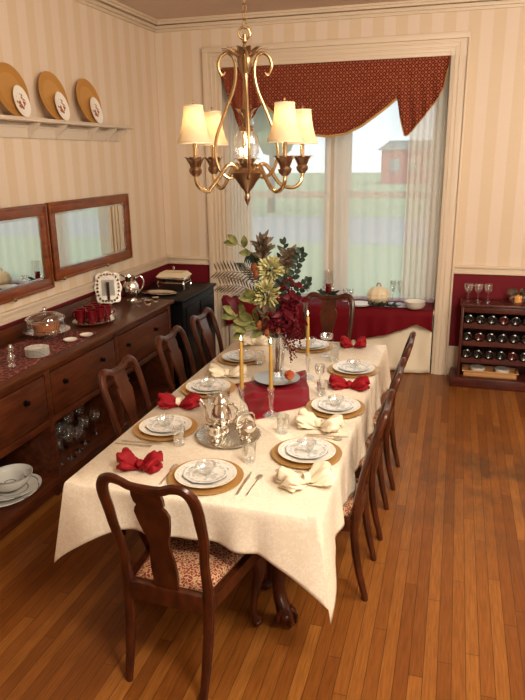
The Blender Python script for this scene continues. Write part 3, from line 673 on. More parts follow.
# stemmed coupes
def goblet(h=.17, r=.036, bh=.07, mt='glass', name='wine_glass'):
    return G().lathe([(0, .001), (r * .9, .001), (r * .9, .003), (.006, .008), (.004, h - bh), (.010, h - bh + .004), (r * .8, h - bh * .65), (r, h - bh * .2), (r * .92, h), (r * .90, h), (r * .96, h - bh * .2), (r * .75, h - bh * .6), (0, h - bh + .01)], 20).obj(name, M[mt])
q = goblet(.16, .048, .05, 'crystal', 'champagne_coupe'); q.location = (-.80, 4.28, TZ); tag(q, 'shallow stemmed glass behind the rear gold candle', 'glass', 'stemmed table glasses')
for x, y, lb in [(-.715, 3.62, 'tall stemmed glass right of the vase by the middle cream plates'), (-1.16, 2.98, 'tall stemmed glass behind the coffee pot')]:
    q2 = goblet(.15, .032, .075, 'glass', 'wine_glass'); q2.location = (x, y, TZ); tag(q2, lb, 'glass', 'stemmed table glasses')
# cutlery
def knife():
    g = G(); g.box(-.006, .006, -.11, -.005, 0.001, .006, .002); g.prism([(-.008, 0), (.006, 0), (.0075, .07), (.002, .098), (-.004, .10)], .0018, Matrix.Translation((0, 0, .0035)) @ rotm('X', -90)); return g.obj('knife', M['chrome'])
def spoon():
    g = G(); g.tube([(0, -.10, .002), (0, -.05, .004), (0, .045, .005)], [.0055, .0035, .003], 8, 3, .5); g.ball((0, .068, .005), .02, .78, 1.3, .16, 2); return g.obj('spoon', M['chrome'])
def fork():
    g = G(); g.tube([(0, -.10, .002), (0, -.05, .004), (0, .035, .005)], [.0055, .0035, .0035], 8, 3, .5); g.box(-.011, .011, .033, .055, .003, .0055, .001)
    for k in (-.0095, -.0032, .0032, .0095): g.box(k - .0014, k + .0014, .05, .092, .003, .0055, .0005)
    return g.obj('fork', M['chrome'])
K0, S0, F0 = knife(), spoon(), fork(); used = set()
for o, x, y, a, lb in [(K0, -.79, 2.375, 0, 'table knife right of the near end plates'), (S0, -.745, 2.37, -3, 'teaspoon next to the knife at the near end of the table'),
                       (K0, -1.40, 2.635, -85, 'table knife in front of the nearest sideboard-side plates'), (F0, -1.43, 2.60, -88, 'fork in front of the nearest sideboard-side plates'),
                       (K0, -.535, 2.945, -86, 'table knife lying behind the nearest open-side plates'), (S0, -.55, 2.915, -92, 'teaspoon lying behind the nearest open-side plates'),
                       (F0, -.60, 2.525, 95, 'fork tucked by the nearest cream napkin on the open floor side'), (K0, -1.40, 3.235, -85, 'table knife between red napkin and middle sideboard-side plates'),
                       (F0, -1.14, 2.37, 2, 'fork left of the near end plates beside the red napkin')]:
    if o.name in used: o = o.copy(); COL.objects.link(o)
    used.add(o.name)
    o.location = (x, y, TZ); o.rotation_euler = (0, 0, math.radians(a)); tag(o, lb, o.name.split('.')[0], 'cutlery on the tablecloth')
# napkins
def napkin(loc, rz, mt, label, ring=None, ln=.105, seed=1, h=.042, fan=1.0):
    random.seed(seed); t = thing('napkin', label, 'napkin', (loc[0], loc[1], TZ), rz, 'bow-folded cloth napkins')
    g = G(); ph = random.uniform(0, 6)
    for s in (-1, 1):
        def fn(u, v):
            d = .012 + ln * u; a = 2 * PI * v
            wd = (.026 + .050 * math.sin(min(1.0, u * 1.1) * PI * .62) * fan) * (1 - .35 * max(0, u - .8) / .2 * 1)
            hh = .012 + h * math.sin(u * PI * .62) ** 1.0
            if u > .97: wd *= .6; hh *= .55
            k = 1 + .24 * math.sin(a * 5 + ph + s) * u + .12 * math.sin(a * 9 + u * 9 + ph * s)
            y = math.cos(a) * wd * k; z = hh * .5 * (1 + math.sin(a) * k * .95)
            return (s * (d + .012 * math.sin(a * 4 + ph)), y, max(.001, z))
        g.grid(fn, 14, 40)
        c = g.b.verts.new((s * (ln + .006), 0, h * .45)); g.b.verts.ensure_lookup_table()
        last = [v for v in g.b.verts if v is not c][-41:]
        for a, b in zip(last, last[1:]): 
            try: g.b.faces.new((a, b, c))
            except Exception: pass
    if ring is None: g.ball((0, 0, .022), .022, .9, 1.1, .95, 2, .06)
    g.obj('folds', mt, t, solid=.002, angle=80)
    if ring: G().lathe([(.020, -.012), (.024, -.013), (.025, 0), (.024, .013), (.020, .012), (.020, -.012)], 20, o=(0, 0, .0255), mtx=rotm('Y', 90)).obj('napkin_ring', ring, t)
    return t
napkin((-1.29, 2.385), .15, M['rednap'], 'red bow napkin left of the near end plates', None, .078, 2, .066, .85)
napkin((-1.425, 3.14), .2, M['rednap'], 'red bow napkin with pale ring by the sideboard-side chair', M['creamnap'], .098, 3, .055)
napkin((-1.33, 3.70), .2, M['creamnap'], 'ruffled cream napkin between the middle and farthest sideboard-side plates', M['creamnap'], .10, 5, .06)
napkin((-1.38, 4.44), .3, M['creamnap'], 'cream napkin at the far left corner of the table', M['creamnap'], .085, 6, .055)
napkin((-.655, 4.56), .1, M['rednap'], 'red bow napkin at the far right corner of the table', M['silver'], .072, 7, .06, .8)
napkin((-.545, 3.68), .1, M['rednap'], 'red bow napkin between the middle and farthest open-side plates', None, .10, 8, .055)
napkin((-.60, 3.04), -.15, M['creamnap'], 'cream napkin between the nearest and middle open-side plates', M['creamnap'], .10, 9, .062)
napkin((-.535, 2.44), .55, M['creamnap'], 'cream napkin nearest the right front corner of the table', M['creamnap'], .10, 11, .06)
random.seed(21)

# ------------------------------------------------------------------ centre: cloth, candles, tray, vase
def rcl(u, v):
    A, B, C_, D = Vector((-1.235, 3.56, 0)), Vector((-.95, 3.045, 0)), Vector((-.70, 3.36, 0)), Vector((-.86, 3.93, 0))
    p = (A * (1 - u) + B * u) * (1 - v) + (D * (1 - u) + C_ * u) * v
    e = min(u, v, 1 - u, 1 - v); inner = min(1, e * 7)
    z = TZ + .0035 + inner * (.012 + .006 * math.sin(u * 14 + 8 * v + 2.2 * math.sin(v * 5)) + .005 * math.sin(v * 9 - u * 17 + 2.5 * math.sin(u * 6)))
    mask = min(1, max(0, (math.hypot(p.x + .985, (p.y - 3.655)) - .15) / .05)); z = TZ + .0035 + (z - TZ - .0035) * mask
    for cx, cy in ((-1.028, 3.104), (-.872, 3.13)):
        z = TZ + .0035 + (z - TZ - .0035) * min(1, max(0, (math.hypot(p.x - cx, p.y - cy) - .035) / .03))
    return (p.x + .012 * math.sin(v * 11), p.y + .012 * math.sin(u * 13), z)
tag(G().grid(rcl, 50, 50).obj('centre_cloth', M['redcloth'], solid=.002), 'burgundy satin cloth laid diagonally under the candles and vase', 'cloth')
def candle(x, y, z, label, hlab, ztop, group=1):
    h = thing('candlestick', hlab, 'candle holder', (x, y, z), 0, 'crystal candlesticks')
    G().lathe([(0, .001), (.044, .001), (.045, .006), (.030, .014), (.016, .024), (.010, .034), (.014, .044), (.010, .054), (.012, .085), (.016, .12), (.011, .135), (.020, .148), (.022, .158), (.013, .160), (.013, .150), (0, .150)], 24).obj('holder', M['crystal'], h)
    c = thing('taper_candle', label, 'candle', (x, y, z + .151), 0, 'gold taper candles')
    L_ = ztop - (z + .151)
    G().lathe([(0, 0), (.0115, 0), (.0112, L_ * .5), (.0095, L_ - .012), (.005, L_ - .002), (0, L_)], 16).obj('wax', M['candle'], c)
    G().tube([(0, 0, L_ - .002), (0, 0, L_ + .010)], .001, 6, 1).obj('wick', M['black'], c)
    G().lathe([(0, L_ + .004), (.0042, L_ + .010), (.0048, L_ + .016), (.0025, L_ + .028), (0, L_ + .036)], 12).obj('flame', M['flame'], c)
candle(-1.035, 3.10, TZ + .006, 'lit gold taper candle, leftmost of the three', 'crystal candlestick under the leftmost gold candle', 1.175)
candle(-.878, 3.12, TZ + .0065, 'lit gold taper candle standing at the front of the burgundy cloth', 'crystal candlestick at the front of the burgundy cloth', 1.165)
candle(-.825, 3.78, TZ + .0035, 'lit gold taper candle right of the vase, farthest of the three', 'crystal candlestick right of the vase', 1.165)
# coffee service
tr = G(); tr.lathe([(0, .002), (.12, .002), (.135, .004), (.155, .014), (.158, .012), (.162, .016), (.155, .019), (.132, .008), (.115, .006), (0, .006)], 64, 1, 1.0, fac=lambda a, r, z: 1 + (.02 * abs(math.sin(a * 12)) if r > .15 else 0))
o = tr.obj('serving_tray', M['silver4']); o.location = (-1.015, 2.81, TZ); tag(o, 'round silver tray with scalloped rim under the coffee set', 'tray')
TR = TZ + .0075
cp = thing('coffee_pot', 'tall silver coffee pot with long spout on the tray', 'coffee pot', (-1.062, 2.845, TR), -.1); cp.scale = (.93, .93, .90)
G().lathe([(0, .012), (.03, .010), (.040, .0), (.041, .006), (.028, .016), (.040, .034), (.054, .055), (.058, .085), (.052, .125), (.040, .155), (.036, .170), (.040, .175), (.040, .178), (0, .178)], 32).obj('body', M['silver'], cp)
G().lathe([(.040, .178), (.042, .182), (.036, .198), (.022, .214), (.008, .220), (.005, .226), (.010, .234), (.010, .240), (.004, .246), (0, .248)], 32).obj('lid', M['silver'], cp)
G().tube([(-.050, 0, .055), (-.082, 0, .062), (-.094, 0, .10), (-.104, 0, .145), (-.126, 0, .178)], [.016, .013, .010, .008, .007], 10).obj('spout', M['silver'], cp)
G().tube([(.040, 0, .165), (.070, 0, .178), (.092, 0, .150), (.088, 0, .10), (.056, 0, .062)], [.006, .007, .0065, .006, .006], 8).obj('handle', M['silver'], cp)
cr = thing('creamer', 'small silver creamer in front of the coffee pot', 'creamer', (-1.055, 2.735, TR), .4)
G().lathe([(0, .010), (.018, .008), (.024, 0), (.024, .004), (.016, .012), (.032, .026), (.037, .044), (.030, .064), (.033, .078), (.031, .078), (.028, .064), (.034, .044), (0, .020)], 24).obj('body', M['silver'], cr)
G().tube([(.03, 0, .068), (.055, 0, .074), (.060, 0, .045), (.036, 0, .03)], .004, 8).obj('handle', M['silver'], cr)
G().leaf((-.025, 0, .070), (-.055, 0, .088), .026, 0, (0, 0, 1), .6).obj('spout', M['silver'], cr, solid=.0015)
sb_ = thing('sugar_basket', 'silver sugar bowl with raised loop handle on the tray', 'sugar bowl', (-.918, 2.80, TR), .9)
G().lathe([(0, .010), (.022, .008), (.030, 0), (.030, .004), (.018, .014), (.038, .030), (.048, .052), (.050, .070), (.047, .070), (.044, .052), (.034, .034), (0, .024)], 28).obj('bowl', M['silver'], sb_)
G().lathe([(.046, .071), (.036, .083), (.012, .091), (.005, .095), (.009, .103), (0, .108)], 24).obj('lid', M['silver'], sb_)
G().tube([(-.049, 0, .066), (-.052, 0, .10), (-.040, 0, .125), (0, 0, .135), (.040, 0, .125), (.052, 0, .10), (.049, 0, .066)], .004, 8).obj('handle', M['silver'], sb_)
# vase on silver plateau
VX, VY = -.990, 3.655
o = G().lathe([(0, .001), (.055, .001), (.06, .004), (.045, .012), (.05, .016), (.125, .022), (.142, .028), (.143, .031), (.12, .027), (0, .022)], 48).obj('cake_plate', M['silver3'], loc=(VX, VY, TZ + .0055)); tag(o, 'silver footed plate beneath the flower vase', 'plate')
vz = TZ + .0275 + .001
o = G().lathe([(0, .001), (.050, .001), (.052, .008), (.040, .02), (.043, .12), (.055, .24), (.060, .275), (.057, .275), (.052, .24), (.040, .12), (.037, .026), (0, .02)], 32, fac=lambda a, r, z: 1 + .03 * math.cos(a * 12)).obj('vase', M['crystal'], loc=(VX, VY, vz)); tag(o, 'tall fluted crystal vase holding the flower arrangement', 'vase')
ap = thing('apple', 'small red and yellow apple on the silver plate beside the vase', 'apple', (-.905, 3.63, TZ + .0365))
G().lathe([(0, .004), (.012, 0), (.026, .010), (.032, .028), (.028, .046), (.015, .055), (.004, .050), (0, .048)], 20).obj('flesh', M['apple'], ap); G().tube([(0, 0, .048), (.003, 0, .060), (.006, 0, .066)], .0013, 6).obj('stalk', M['stem'], ap)

# ------------------------------------------------------------------ flower arrangement (local to the vase mouth)
fl = thing('flower_arrangement', 'tall autumn arrangement of cream hydrangea, burgundy berries, ferns and leaves', 'flowers', (VX, VY, vz + .03))
FB = Vector((VX, VY, vz + .03))
def W(x, y, z): return Vector((x, y, z)) - FB
neck = W(VX, VY, vz + .25)
def stem(to, r=.003, sag=.04):
    m_ = (neck + Vector(to)) / 2 + Vector((0, 0, sag)); G().tube([W(VX + random.uniform(-.02, .02), VY + random.uniform(-.02, .02), vz + .04), neck + Vector((random.uniform(-.02, .02), 0, 0)), m_, to], r, 6, 4).obj('stem', M['stem'], fl)
def hyd(c, r, label=None):
    c = W(*c); stem(c); g = G()
    for _ in range(220):
        a = random.uniform(0, 2 * PI); b = math.acos(random.uniform(-1, 1)); d = Vector((math.sin(b) * math.cos(a), math.sin(b) * math.sin(a), math.cos(b)))
        g.leaf(c + d * r * .45, c + d * r * random.uniform(.95, 1.2), r * .22, .1, (random.uniform(-1, 1), random.uniform(-1, 1), random.uniform(-1, 1)), .3, 4)
    o = g.obj('hydrangea_head', M['hyd'], fl, angle=80); o['label'] = 'cream-green many-petalled flower head'
hyd((-1.025, 3.66, 1.465), .080); hyd((-1.035, 3.60, 1.325), .088); hyd((-.965, 3.72, 1.42), .06)
def plume(c, r, n=46, mt='brownleaf'):
    c = W(*c); stem(c); g = G()
    for i in range(n):
        a = random.uniform(0, 2 * PI); up = random.uniform(.2, 1); d = Vector((math.cos(a) * (1 - up * .6), math.sin(a) * (1 - up * .6), up)).normalized()
        b = c + Vector((0, 0, random.uniform(-r, r * .3))); g.leaf(b, b + d * r * random.uniform(.7, 1.1), r * .26, .2, None, .4, 4)
    o = g.obj('dried_plume', M[mt], fl, angle=80); o['label'] = 'dark feathery dried thistle head'
plume((-1.075, 3.66, 1.605), .085); plume((-.925, 3.68, 1.545), .075); plume((-1.11, 3.70, 1.50), .06, 26, 'darkleaf')
def sprig(a, b, n, ll, lw, mt, label, tipn=1, spread=.7):
    a = W(*a) if a else neck; b = W(*b); d = (b - a); g = G()
    g.tube([a, (a + b) / 2 + Vector((0, 0, .025)), b], [.003, .0025, .0015], 6, 4)
    dn = d.normalized(); side = dn.cross(Vector((0, -1, .15))).normalized()
    for i in range(n):
        t = 1 - .75 * i / max(1, n); p = a + d * t + Vector((0, 0, .025 * math.sin(PI * t)))
        s = 1 if i % 2 else -1
        q = p + (dn * .7 + side * s * spread + Vector((0, random.uniform(-.2, .2), random.uniform(-.1, .1)))).normalized() * ll * random.uniform(.85, 1.1)
        g.leaf(p, q, lw, .12, None, .25, 6)
    g.leaf(b, b + dn * ll, lw, .1, None, .25, 6)
    o = g.obj('leaf_sprig', M[mt], fl, angle=80); o['label'] = label
sprig((-1.08, 3.72, 1.45), (-1.215, 3.62, 1.615), 3, .085, .042, 'leaf', 'olive leaves at the top left')
sprig(None, (-1.20, 3.55, 1.20), 4, .11, .05, 'leaf', 'broad olive leaves low on the left')
sprig(None, (-1.10, 3.52, 1.18), 4, .12, .06, 'leaf', 'broad olive leaves hanging at the front left')
sprig(None, (-1.14, 3.52, 1.115), 3, .10, .045, 'leaf', 'olive leaves over the rim')
sprig((-1.04, 3.66, 1.2), (-1.10, 3.56, 1.31), 4, .10, .055, 'leaf', 'olive leaves in the middle')
sprig((-.95, 3.72, 1.25), (-.845, 3.68, 1.56), 12, .045, .035, 'darkleaf', 'dark eucalyptus sprig on the right', spread=1.2)
sprig((-.95, 3.72, 1.2), (-.80, 3.66, 1.40), 10, .042, .032, 'darkleaf', 'dark eucalyptus sprig low on the right', spread=1.2)
sprig((-1.02, 3.60, 1.15), (-.93, 3.60, 1.40), 12, .06, .03, 'darkleaf', 'dark leaves between the flower heads', spread=1.1)
sprig((-1.0, 3.75, 1.3), (-.965, 3.74, 1.60), 8, .05, .024, 'darkleaf', 'thin dark twig leaves at the top')
sprig((-1.0, 3.75, 1.3), (-1.14, 3.70, 1.52), 10, .05, .03, 'darkleaf', 'dark leaves behind the hydrangea', spread=1.0)
sprig(None, (-1.02, 3.56, 1.22), 6, .08, .045, 'brownleaf', 'brown leaves near the vase mouth')
def fern(a, b, label, mt='brownleaf'):
    a = W(*a); b = W(*b); d = b - a; g = G(); g.tube([a, (a + b) / 2 + Vector((0, 0, .03)), b], [.0025, .002, .001], 6, 5)
    side = d.normalized().cross(Vector((0, -1, .1))).normalized()
    for i in range(13):
        t = .15 + .85 * i / 13; p = a + d * t + Vector((0, 0, .03 * math.sin(PI * t))); ll = .065 * math.sin(PI * (1 - t * .8)) + .012
        for s in (-1, 1): g.leaf(p, p + (side * s + d.normalized() * .7).normalized() * ll, .011, .1, None, .1, 3)
    o = g.obj('fern_frond', M[mt], fl, angle=80); o['label'] = label
fern((-1.05, 3.66, 1.38), (-1.33, 3.52, 1.46), 'dried fern frond reaching left'); fern((-1.05, 3.62, 1.30), (-1.30, 3.50, 1.385), 'lower dried fern frond reaching left'); fern((-1.06, 3.70, 1.3), (-1.20, 3.66, 1.50), 'upright dried fern frond', 'darkleaf')
def berries(c, spread, n, r, hang=0, label=None):
    c = W(*c); g = G()
    for _ in range(n):
        cg = lambda q: max(-1.5 * q, min(1.5 * q, random.gauss(0, q * .9)))
        p = c + Vector((cg(spread[0]), cg(spread[1]), cg(spread[2])))
        g.ball(p, r * random.uniform(.7, 1.2), sub=1)
    o = g.obj('berry_cluster', M['berry'], fl); o['label'] = label or 'deep burgundy berry cluster'
berries((-.925, 3.62, 1.33), (.030, .025, .055), 150, .010)
berries((-.90, 3.60, 1.24), (.035, .025, .045), 150, .010)
berries((-1.00, 3.58, 1.185), (.055, .03, .028), 170, .011)
berries((-.92, 3.60, 1.16), (.045, .03, .035), 150, .010)
for x, zt, zb in ((-.89, 1.15, .93), (-.86, 1.14, .99), (-1.10, 1.16, 1.06), (-.945, 1.14, .98), (-.915, 1.12, .90)):
    g = G(); n = int((zt - zb) / .006)
    for i in range(n):
        t = i / n; g.ball(W(x + random.gauss(0, .008) + .02 * t, 3.64 + random.gauss(0, .008), zt + (zb - zt) * t), .0085 * (1.1 - .5 * t), sub=1)
    o = g.obj('hanging_tassel', M['berry'], fl); o['label'] = 'burgundy flower tassel hanging beside the vase'
g = G()
for _ in range(34):
    p = W(-.90 + random.gauss(0, .04), 3.58 + random.gauss(0, .02), 1.24 + random.gauss(0, .06)); g.leaf(p, p + Vector((random.uniform(-.07, .07), random.uniform(-.05, 0), random.uniform(-.07, .03))), .032, .2, None, .3, 5)
o = g.obj('red_leaves', M['redleaf'], fl, angle=80)
o = G().lathe([(0, 0), (.03, .02), (.048, .06), (.045, .10), (.025, .14), (0, .155)], 10, .9, .6, o=tuple(W(-1.205, 3.56, 1.19)), mtx=rotm('Y', -35), fac=lambda a, r, z: 1 + .10 * math.cos(a * 5)).obj('red_bloom', M['redleaf'], fl); o['label'] = 'large dark red bud on the left'
g = G()
for x, y, z, r in ((-1.115, 3.62, 1.475, .026), (-1.10, 3.60, 1.44, .022), (-1.07, 3.55, 1.15, .024), (-1.02, 3.54, 1.11, .020), (-.96, 3.57, 1.12, .018)): 
    g = G(); g.ball(W(x, y, z), r, .85, .85, 1.35, 2, .03); g.obj('seed_pod', M['pod'], fl)
for p in [(-1.25, 3.56, 1.18), (-.85, 3.7, 1.5)]: stem(W(*p), .002)

# ------------------------------------------------------------------ chandelier
CX, CY = -.984, 3.10
cd = thing('chandelier', 'antique brass chandelier with four cream bell shades and a glass centre', 'chandelier', (CX, CY, 1.87))
def Z(z): return z - 1.87
g = G()
zc = 2.685; k = 0
while zc < ZC - .03:
    a = (k % 2) * PI / 2; ring = [(.010 * math.cos(q) * math.cos(a), .010 * math.cos(q) * math.sin(a), Z(zc) + .021 * math.sin(q)) for q in [2 * PI * i / 12 for i in range(13)]]
    g.tube(ring, .0025, 6, 1); zc += .033; k += 1
g.obj('chain', M['brass'], cd)
G().lathe([(0, Z(ZC) - .035), (.02, Z(ZC) - .033), (.055, Z(ZC) - .015), (.06, Z(ZC) - .001), (0, Z(ZC) - .001)], 24).obj('ceiling_canopy', M['brass'], cd)
g = G(); ring = [(.026 * math.cos(2 * PI * i / 20) * .96, .026 * math.cos(2 * PI * i / 20) * .28, Z(2.645) + .026 * math.sin(2 * PI * i / 20)) for i in range(21)]
g.tube(ring, .0055, 8, 1); g.lathe([(0, Z(2.645)), (.008, Z(2.64)), (.012, Z(2.61)), (.006, Z(2.60)), (.014, Z(2.585)), (.012, Z(2.565)), (0, Z(2.56))], 14); g.obj('hanging_loop', M['brass'], cd)
G().lathe([(0, Z(2.59)), (.02, Z(2.585)), (.030, Z(2.56)), (.036, Z(2.53)), (.030, Z(2.50)), (.016, Z(2.47)), (.008, Z(2.44)), (.014, Z(2.42)), (.010, Z(2.40)), (0, Z(2.385))], 20).obj('crown', M['bronze'], cd)
def leaves(z, r0, r1, h, n, w, mt, cx=0, cy=0, name='leaf_collar'):
    g = G()
    for i in range(n):
        a = 2 * PI * i / n; c, s = math.cos(a), math.sin(a)
        def fn(u, v, c=c, s=s):
            wd = w * math.sin(PI * (.12 + .86 * u)) ** .7 * (v - .5); rr = r0 + (r1 - r0) * u ** 1.7
            return (cx + c * rr - s * wd, cy + s * rr + c * wd, z + h * u - .012 * max(0, u - .8) * 5)
        g.grid(fn, 6, 4)
    return g.obj(name, M[mt], cd, solid=.002, angle=80)
leaves(Z(2.53), .026, .110, .060, 12, .032, 'bronze')
for a in (22, 112, 202, 292):
    c, s = math.cos(math.radians(a)), math.sin(math.radians(a))
    path = [(.092, 2.480), (.104, 2.468), (.118, 2.482), (.124, 2.512), (.112, 2.545), (.085, 2.562), (.058, 2.548), (.044, 2.505), (.046, 2.45), (.062, 2.39), (.105, 2.29), (.142, 2.19), (.150, 2.11), (.128, 2.04), (.085, 2.005), (.045, 2.02)]
    G().tube([(r * c, r * s, Z(z)) for r, z in path], [.006] * 3 + [.0078] * 13, 8, 4).obj('scroll_band', M['brass'], cd)
# centre glass
G().lathe([(0, Z(2.245)), (.030, Z(2.245)), (.036, Z(2.235)), (.034, Z(2.22)), (0, Z(2.22))], 20).obj('glass_cap', M['bronze'], cd)
leaves(Z(2.24), .008, .055, .095, 8, .032, 'bronze', name='leaf_finial')
def ridg(a, r, z): return 1 + .05 * math.cos(a * 10 + z * 120) * (1 if r > .03 else 0)
G().lathe([(.033, Z(2.22)), (.052, Z(2.20)), (.060, Z(2.165)), (.056, Z(2.12)), (.042, Z(2.085)), (.030, Z(2.07))], 40, fac=ridg).obj('centre_glass', M['crystal'], cd)
G().ball((0, 0, Z(2.13)), .014, 1, 1, 1.6, 2).obj('bulb', M['bulb'], cd)
G().lathe([(0, Z(2.085)), (.028, Z(2.085)), (.036, Z(2.072)), (.030, Z(2.06)), (.062, Z(2.045)), (.074, Z(2.03)), (.066, Z(2.01)), (.046, Z(1.985)), (.030, Z(1.96)), (.016, Z(1.945)), (.010, Z(1.93)), (.015, Z(1.915)), (.013, Z(1.90)), (.006, Z(1.885)), (0, Z(1.872))], 28).obj('hub', M['bronze'], cd)
leaves(Z(2.075), .030, .066, .028, 10, .024, 'bronze')
RA = .317
for a, RA in ((232, .285), (320, .315), (50, .335), (142, .305)):
    c, s = math.cos(math.radians(a)), math.sin(math.radians(a)); ax, ay = c * RA, s * RA
    arm = G().tube([(r * c, r * s, Z(z)) for r, z in [(.045, 2.035), (.080, 2.065), (.115, 2.062), (.160, 2.010), (.205, 1.965), (RA - .062, 1.950), (RA - .019, 1.968), (RA, 2.00), (RA, 2.035)]], .0095, 10, 4).obj('arm', M['brass'], cd)
    cup = G().lathe([(0, Z(2.02)), (.014, Z(2.02)), (.028, Z(2.035)), (.031, Z(2.05)), (.018, Z(2.065)), (.022, Z(2.075)), (.030, Z(2.10)), (.026, Z(2.105)), (0, Z(2.10))], 18, o=(ax, ay, 0)).obj('cup', M['bronze'], cd)
    lv = leaves(Z(2.055), .018, .056, .062, 8, .036, 'bronze', ax, ay)
    G().lathe([(0, Z(2.10)), (.0105, Z(2.10)), (.0105, Z(2.205)), (0, Z(2.205))], 12, o=(ax, ay, 0)).obj('candle_sleeve', M['brass'], cd)
    G().ball((ax, ay, Z(2.235)), .013, 1, 1, 1.8, 2).obj('bulb', M['bulb'], cd)
    sh = G().lathe([(.078, Z(2.165)), (.0765, Z(2.175)), (.065, Z(2.20)), (.054, Z(2.24)), (.047, Z(2.28)), (.043, Z(2.325))], 32, o=(ax, ay, 0)).obj('lamp_shade', M['shade'], cd, solid=.0012)
    G().tube([(ax + .0785 * math.cos(q), ay + .0785 * math.sin(q), Z(2.165)) for q in [2 * PI * i / 32 for i in range(33)]], .0025, 6, 1).obj('lower_piping', M['creamnap'], sh)
    G().tube([(ax + .0435 * math.cos(q), ay + .0435 * math.sin(q), Z(2.325)) for q in [2 * PI * i / 24 for i in range(25)]], .0022, 6, 1).obj('upper_piping', M['creamnap'], sh)
    G().lathe([(0, Z(2.318)), (.008, Z(2.32)), (.007, Z(2.33)), (.003, Z(2.336)), (.006, Z(2.342)), (0, Z(2.35))], 10, o=(ax, ay, 0)).obj('shade_finial', M['bronze'], sh)
    l = bpy.data.lights.new('shade_bulb_light', 'POINT'); l.energy = 0.9; l.color = (1, .78, .52); l.shadow_soft_size = .02
    lo = bpy.data.objects.new('shade_bulb_light', l); COL.objects.link(lo); lo.location = (CX + ax, CY + ay, 2.275)
l = bpy.data.lights.new('centre_bulb_light', 'POINT'); l.energy = 2.0; l.color = (1, .68, .36); l.shadow_soft_size = .02
lo = bpy.data.objects.new('centre_bulb_light', l); COL.objects.link(lo); lo.location = (CX, CY, 2.175)

# ------------------------------------------------------------------ sideboard
SX0, SX1, SY0, SY1, ST = XL + .045, -2.36, 2.43, 5.13, .905
sbd = thing('sideboard', 'long dark walnut sideboard with drawers and open lower shelf along the left wall', 'sideboard', ((SX0 + SX1) / 2, (SY0 + SY1) / 2, 0))
ox, oy = (SX0 + SX1) / 2, (SY0 + SY1) / 2
def sbx(g, x0, x1, y0, y1, z0, z1, b=.003): return g.box(x0 - ox, x1 - ox, y0 - oy, y1 - oy, z0, z1, b)
sbx(G(), SX0, SX1 + .03, SY0 - .02, SY1 + .03, ST - .032, ST, .008).obj('top', M['sidetop'], sbd)
g = G(); sbx(g, SX0, SX1 - .022, SY0, SY1, .50, ST - .032); sbx(g, SX0, SX1 - .004, SY0, SY1, .835, ST - .032); sbx(g, SX0, SX1 - .002, SY0, SY1, .49, .535)
sbx(g, SX0, SX0 + .02, SY0, SY1, .10, .50)
for y in (SY0, 3.245, 4.12, SY1 - .05): sbx(g, SX0, SX1, y, y + .05, 0.0, .50); sbx(g, SX1 - .03, SX1 - .001, y, y + .05, .50, ST - .032)
g.obj('carcass', M['side'], sbd)
g = G(); sbx(g, SX0, SX1 + .01, SY0, SY1, .07, .125, .005); sbx(g, SX0 + .02, SX1 - .03, SY0 + .03, SY1 - .03, 0, .07); g.obj('bottom_shelf', M['side'], sbd)
sbx(G(), XL + .008, SX0, SY0, SY1 + .02, 0.7, .995, .003).obj('back_board', M['side'], sbd)
for y0, y1, kn in ((2.49, 3.235, (2.68, 3.03)), (3.305, 4.11, (3.44, 3.915)), (4.18, 5.07, (4.31, 4.80))):
    dg = G(); sbx(dg, SX1 - .022, SX1 - .001, y0, y1, .545, .825, .005); d_ = dg.obj('drawer', M['side'], sbd)
    for k in kn:
        G().lathe([(0, 0), (.017, 0), (.018, .004), (.008, .006), (.007, .014), (.015, .020), (.014, .028), (0, .031)], 16, o=(SX1 - .001 - ox, k - oy, .727), mtx=rotm('Y', 90)).obj('knob', M['black'], d_)
# items on the sideboard
def run(u, v):
    y = 2.50 + 1.50 * v; return (-2.83 + .43 * u + .01 * math.sin(y * 9), y, ST + .0025 + .001 * math.sin(u * 14 + v * 20))
tag(G().grid(run, 20, 50).obj('table_runner', M['runner'], solid=.002), 'dark red brocade runner on the sideboard top', 'runner')
SZ = ST + .0055
cs = thing('cake_stand', 'glass cake dome with knob on a glass stand at the back of the sideboard', 'cake stand', (-2.70, 3.79, SZ)); cs.scale = (1.1, 1.1, 1.18)
G().lathe([(0, .001), (.06, .001), (.062, .006), (.03, .014), (.026, .024), (.06, .034), (.145, .038), (.147, .043), (0, .043)], 36).obj('stand', M['glass'], cs)
dm = G().lathe([(.118, .046), (.120, .075), (.119, .105), (.112, .122), (.085, .136), (.04, .144), (.012, .147)], 40).obj('dome', M['glass'], cs)
G().tube([(.119 * math.cos(q), .119 * math.sin(q), .112) for q in [2 * PI * i / 40 for i in range(41)]], .0035, 6, 1).obj('dome_rim', M['crystal2'], dm)
G().lathe([(0, .146), (.009, .148), (.007, .156), (.016, .166), (.015, .176), (0, .182)], 16).obj('knob', M['crystal2'], dm)
tag(G().lathe([(0, .0), (.088, .0), (.09, .03), (.085, .042), (0, .046)], 30).obj('cake', M['cake'], loc=(-2.70, 3.79, SZ + .053)), 'brown cake inside the glass dome', 'cake')
for i in range(6):
    o = G().lathe([(0, 0), (.05, 0), (.074, .006), (.0745, .0088), (.05, .0035), (0, .0035)], 32).obj('dessert_plate', M['stackp'], loc=(-2.49, 3.375, SZ + i * .0088)); tag(o, 'small patterned plate in the stack by the front of the runner, %s' % ['lowest', 'second from bottom', 'third from bottom', 'third from top', 'second from top', 'topmost'][i], 'plate', 'stack of small plates')
def shaker(x, y, lb, s=1):
    t = thing('cruet_shaker', lb, 'shaker', (x, y, SZ)); G().lathe([(0, .001), (.022, .001), (.024, .008), (.013, .022), (.022, .045), (.020, .060), (.012, .062)], 14).obj('body', M['crystal2'], t); G().lathe([(.013, .062), (.015, .066), (.013, .078), (.006, .084), (0, .085)], 14).obj('cap', M['silver'], t)
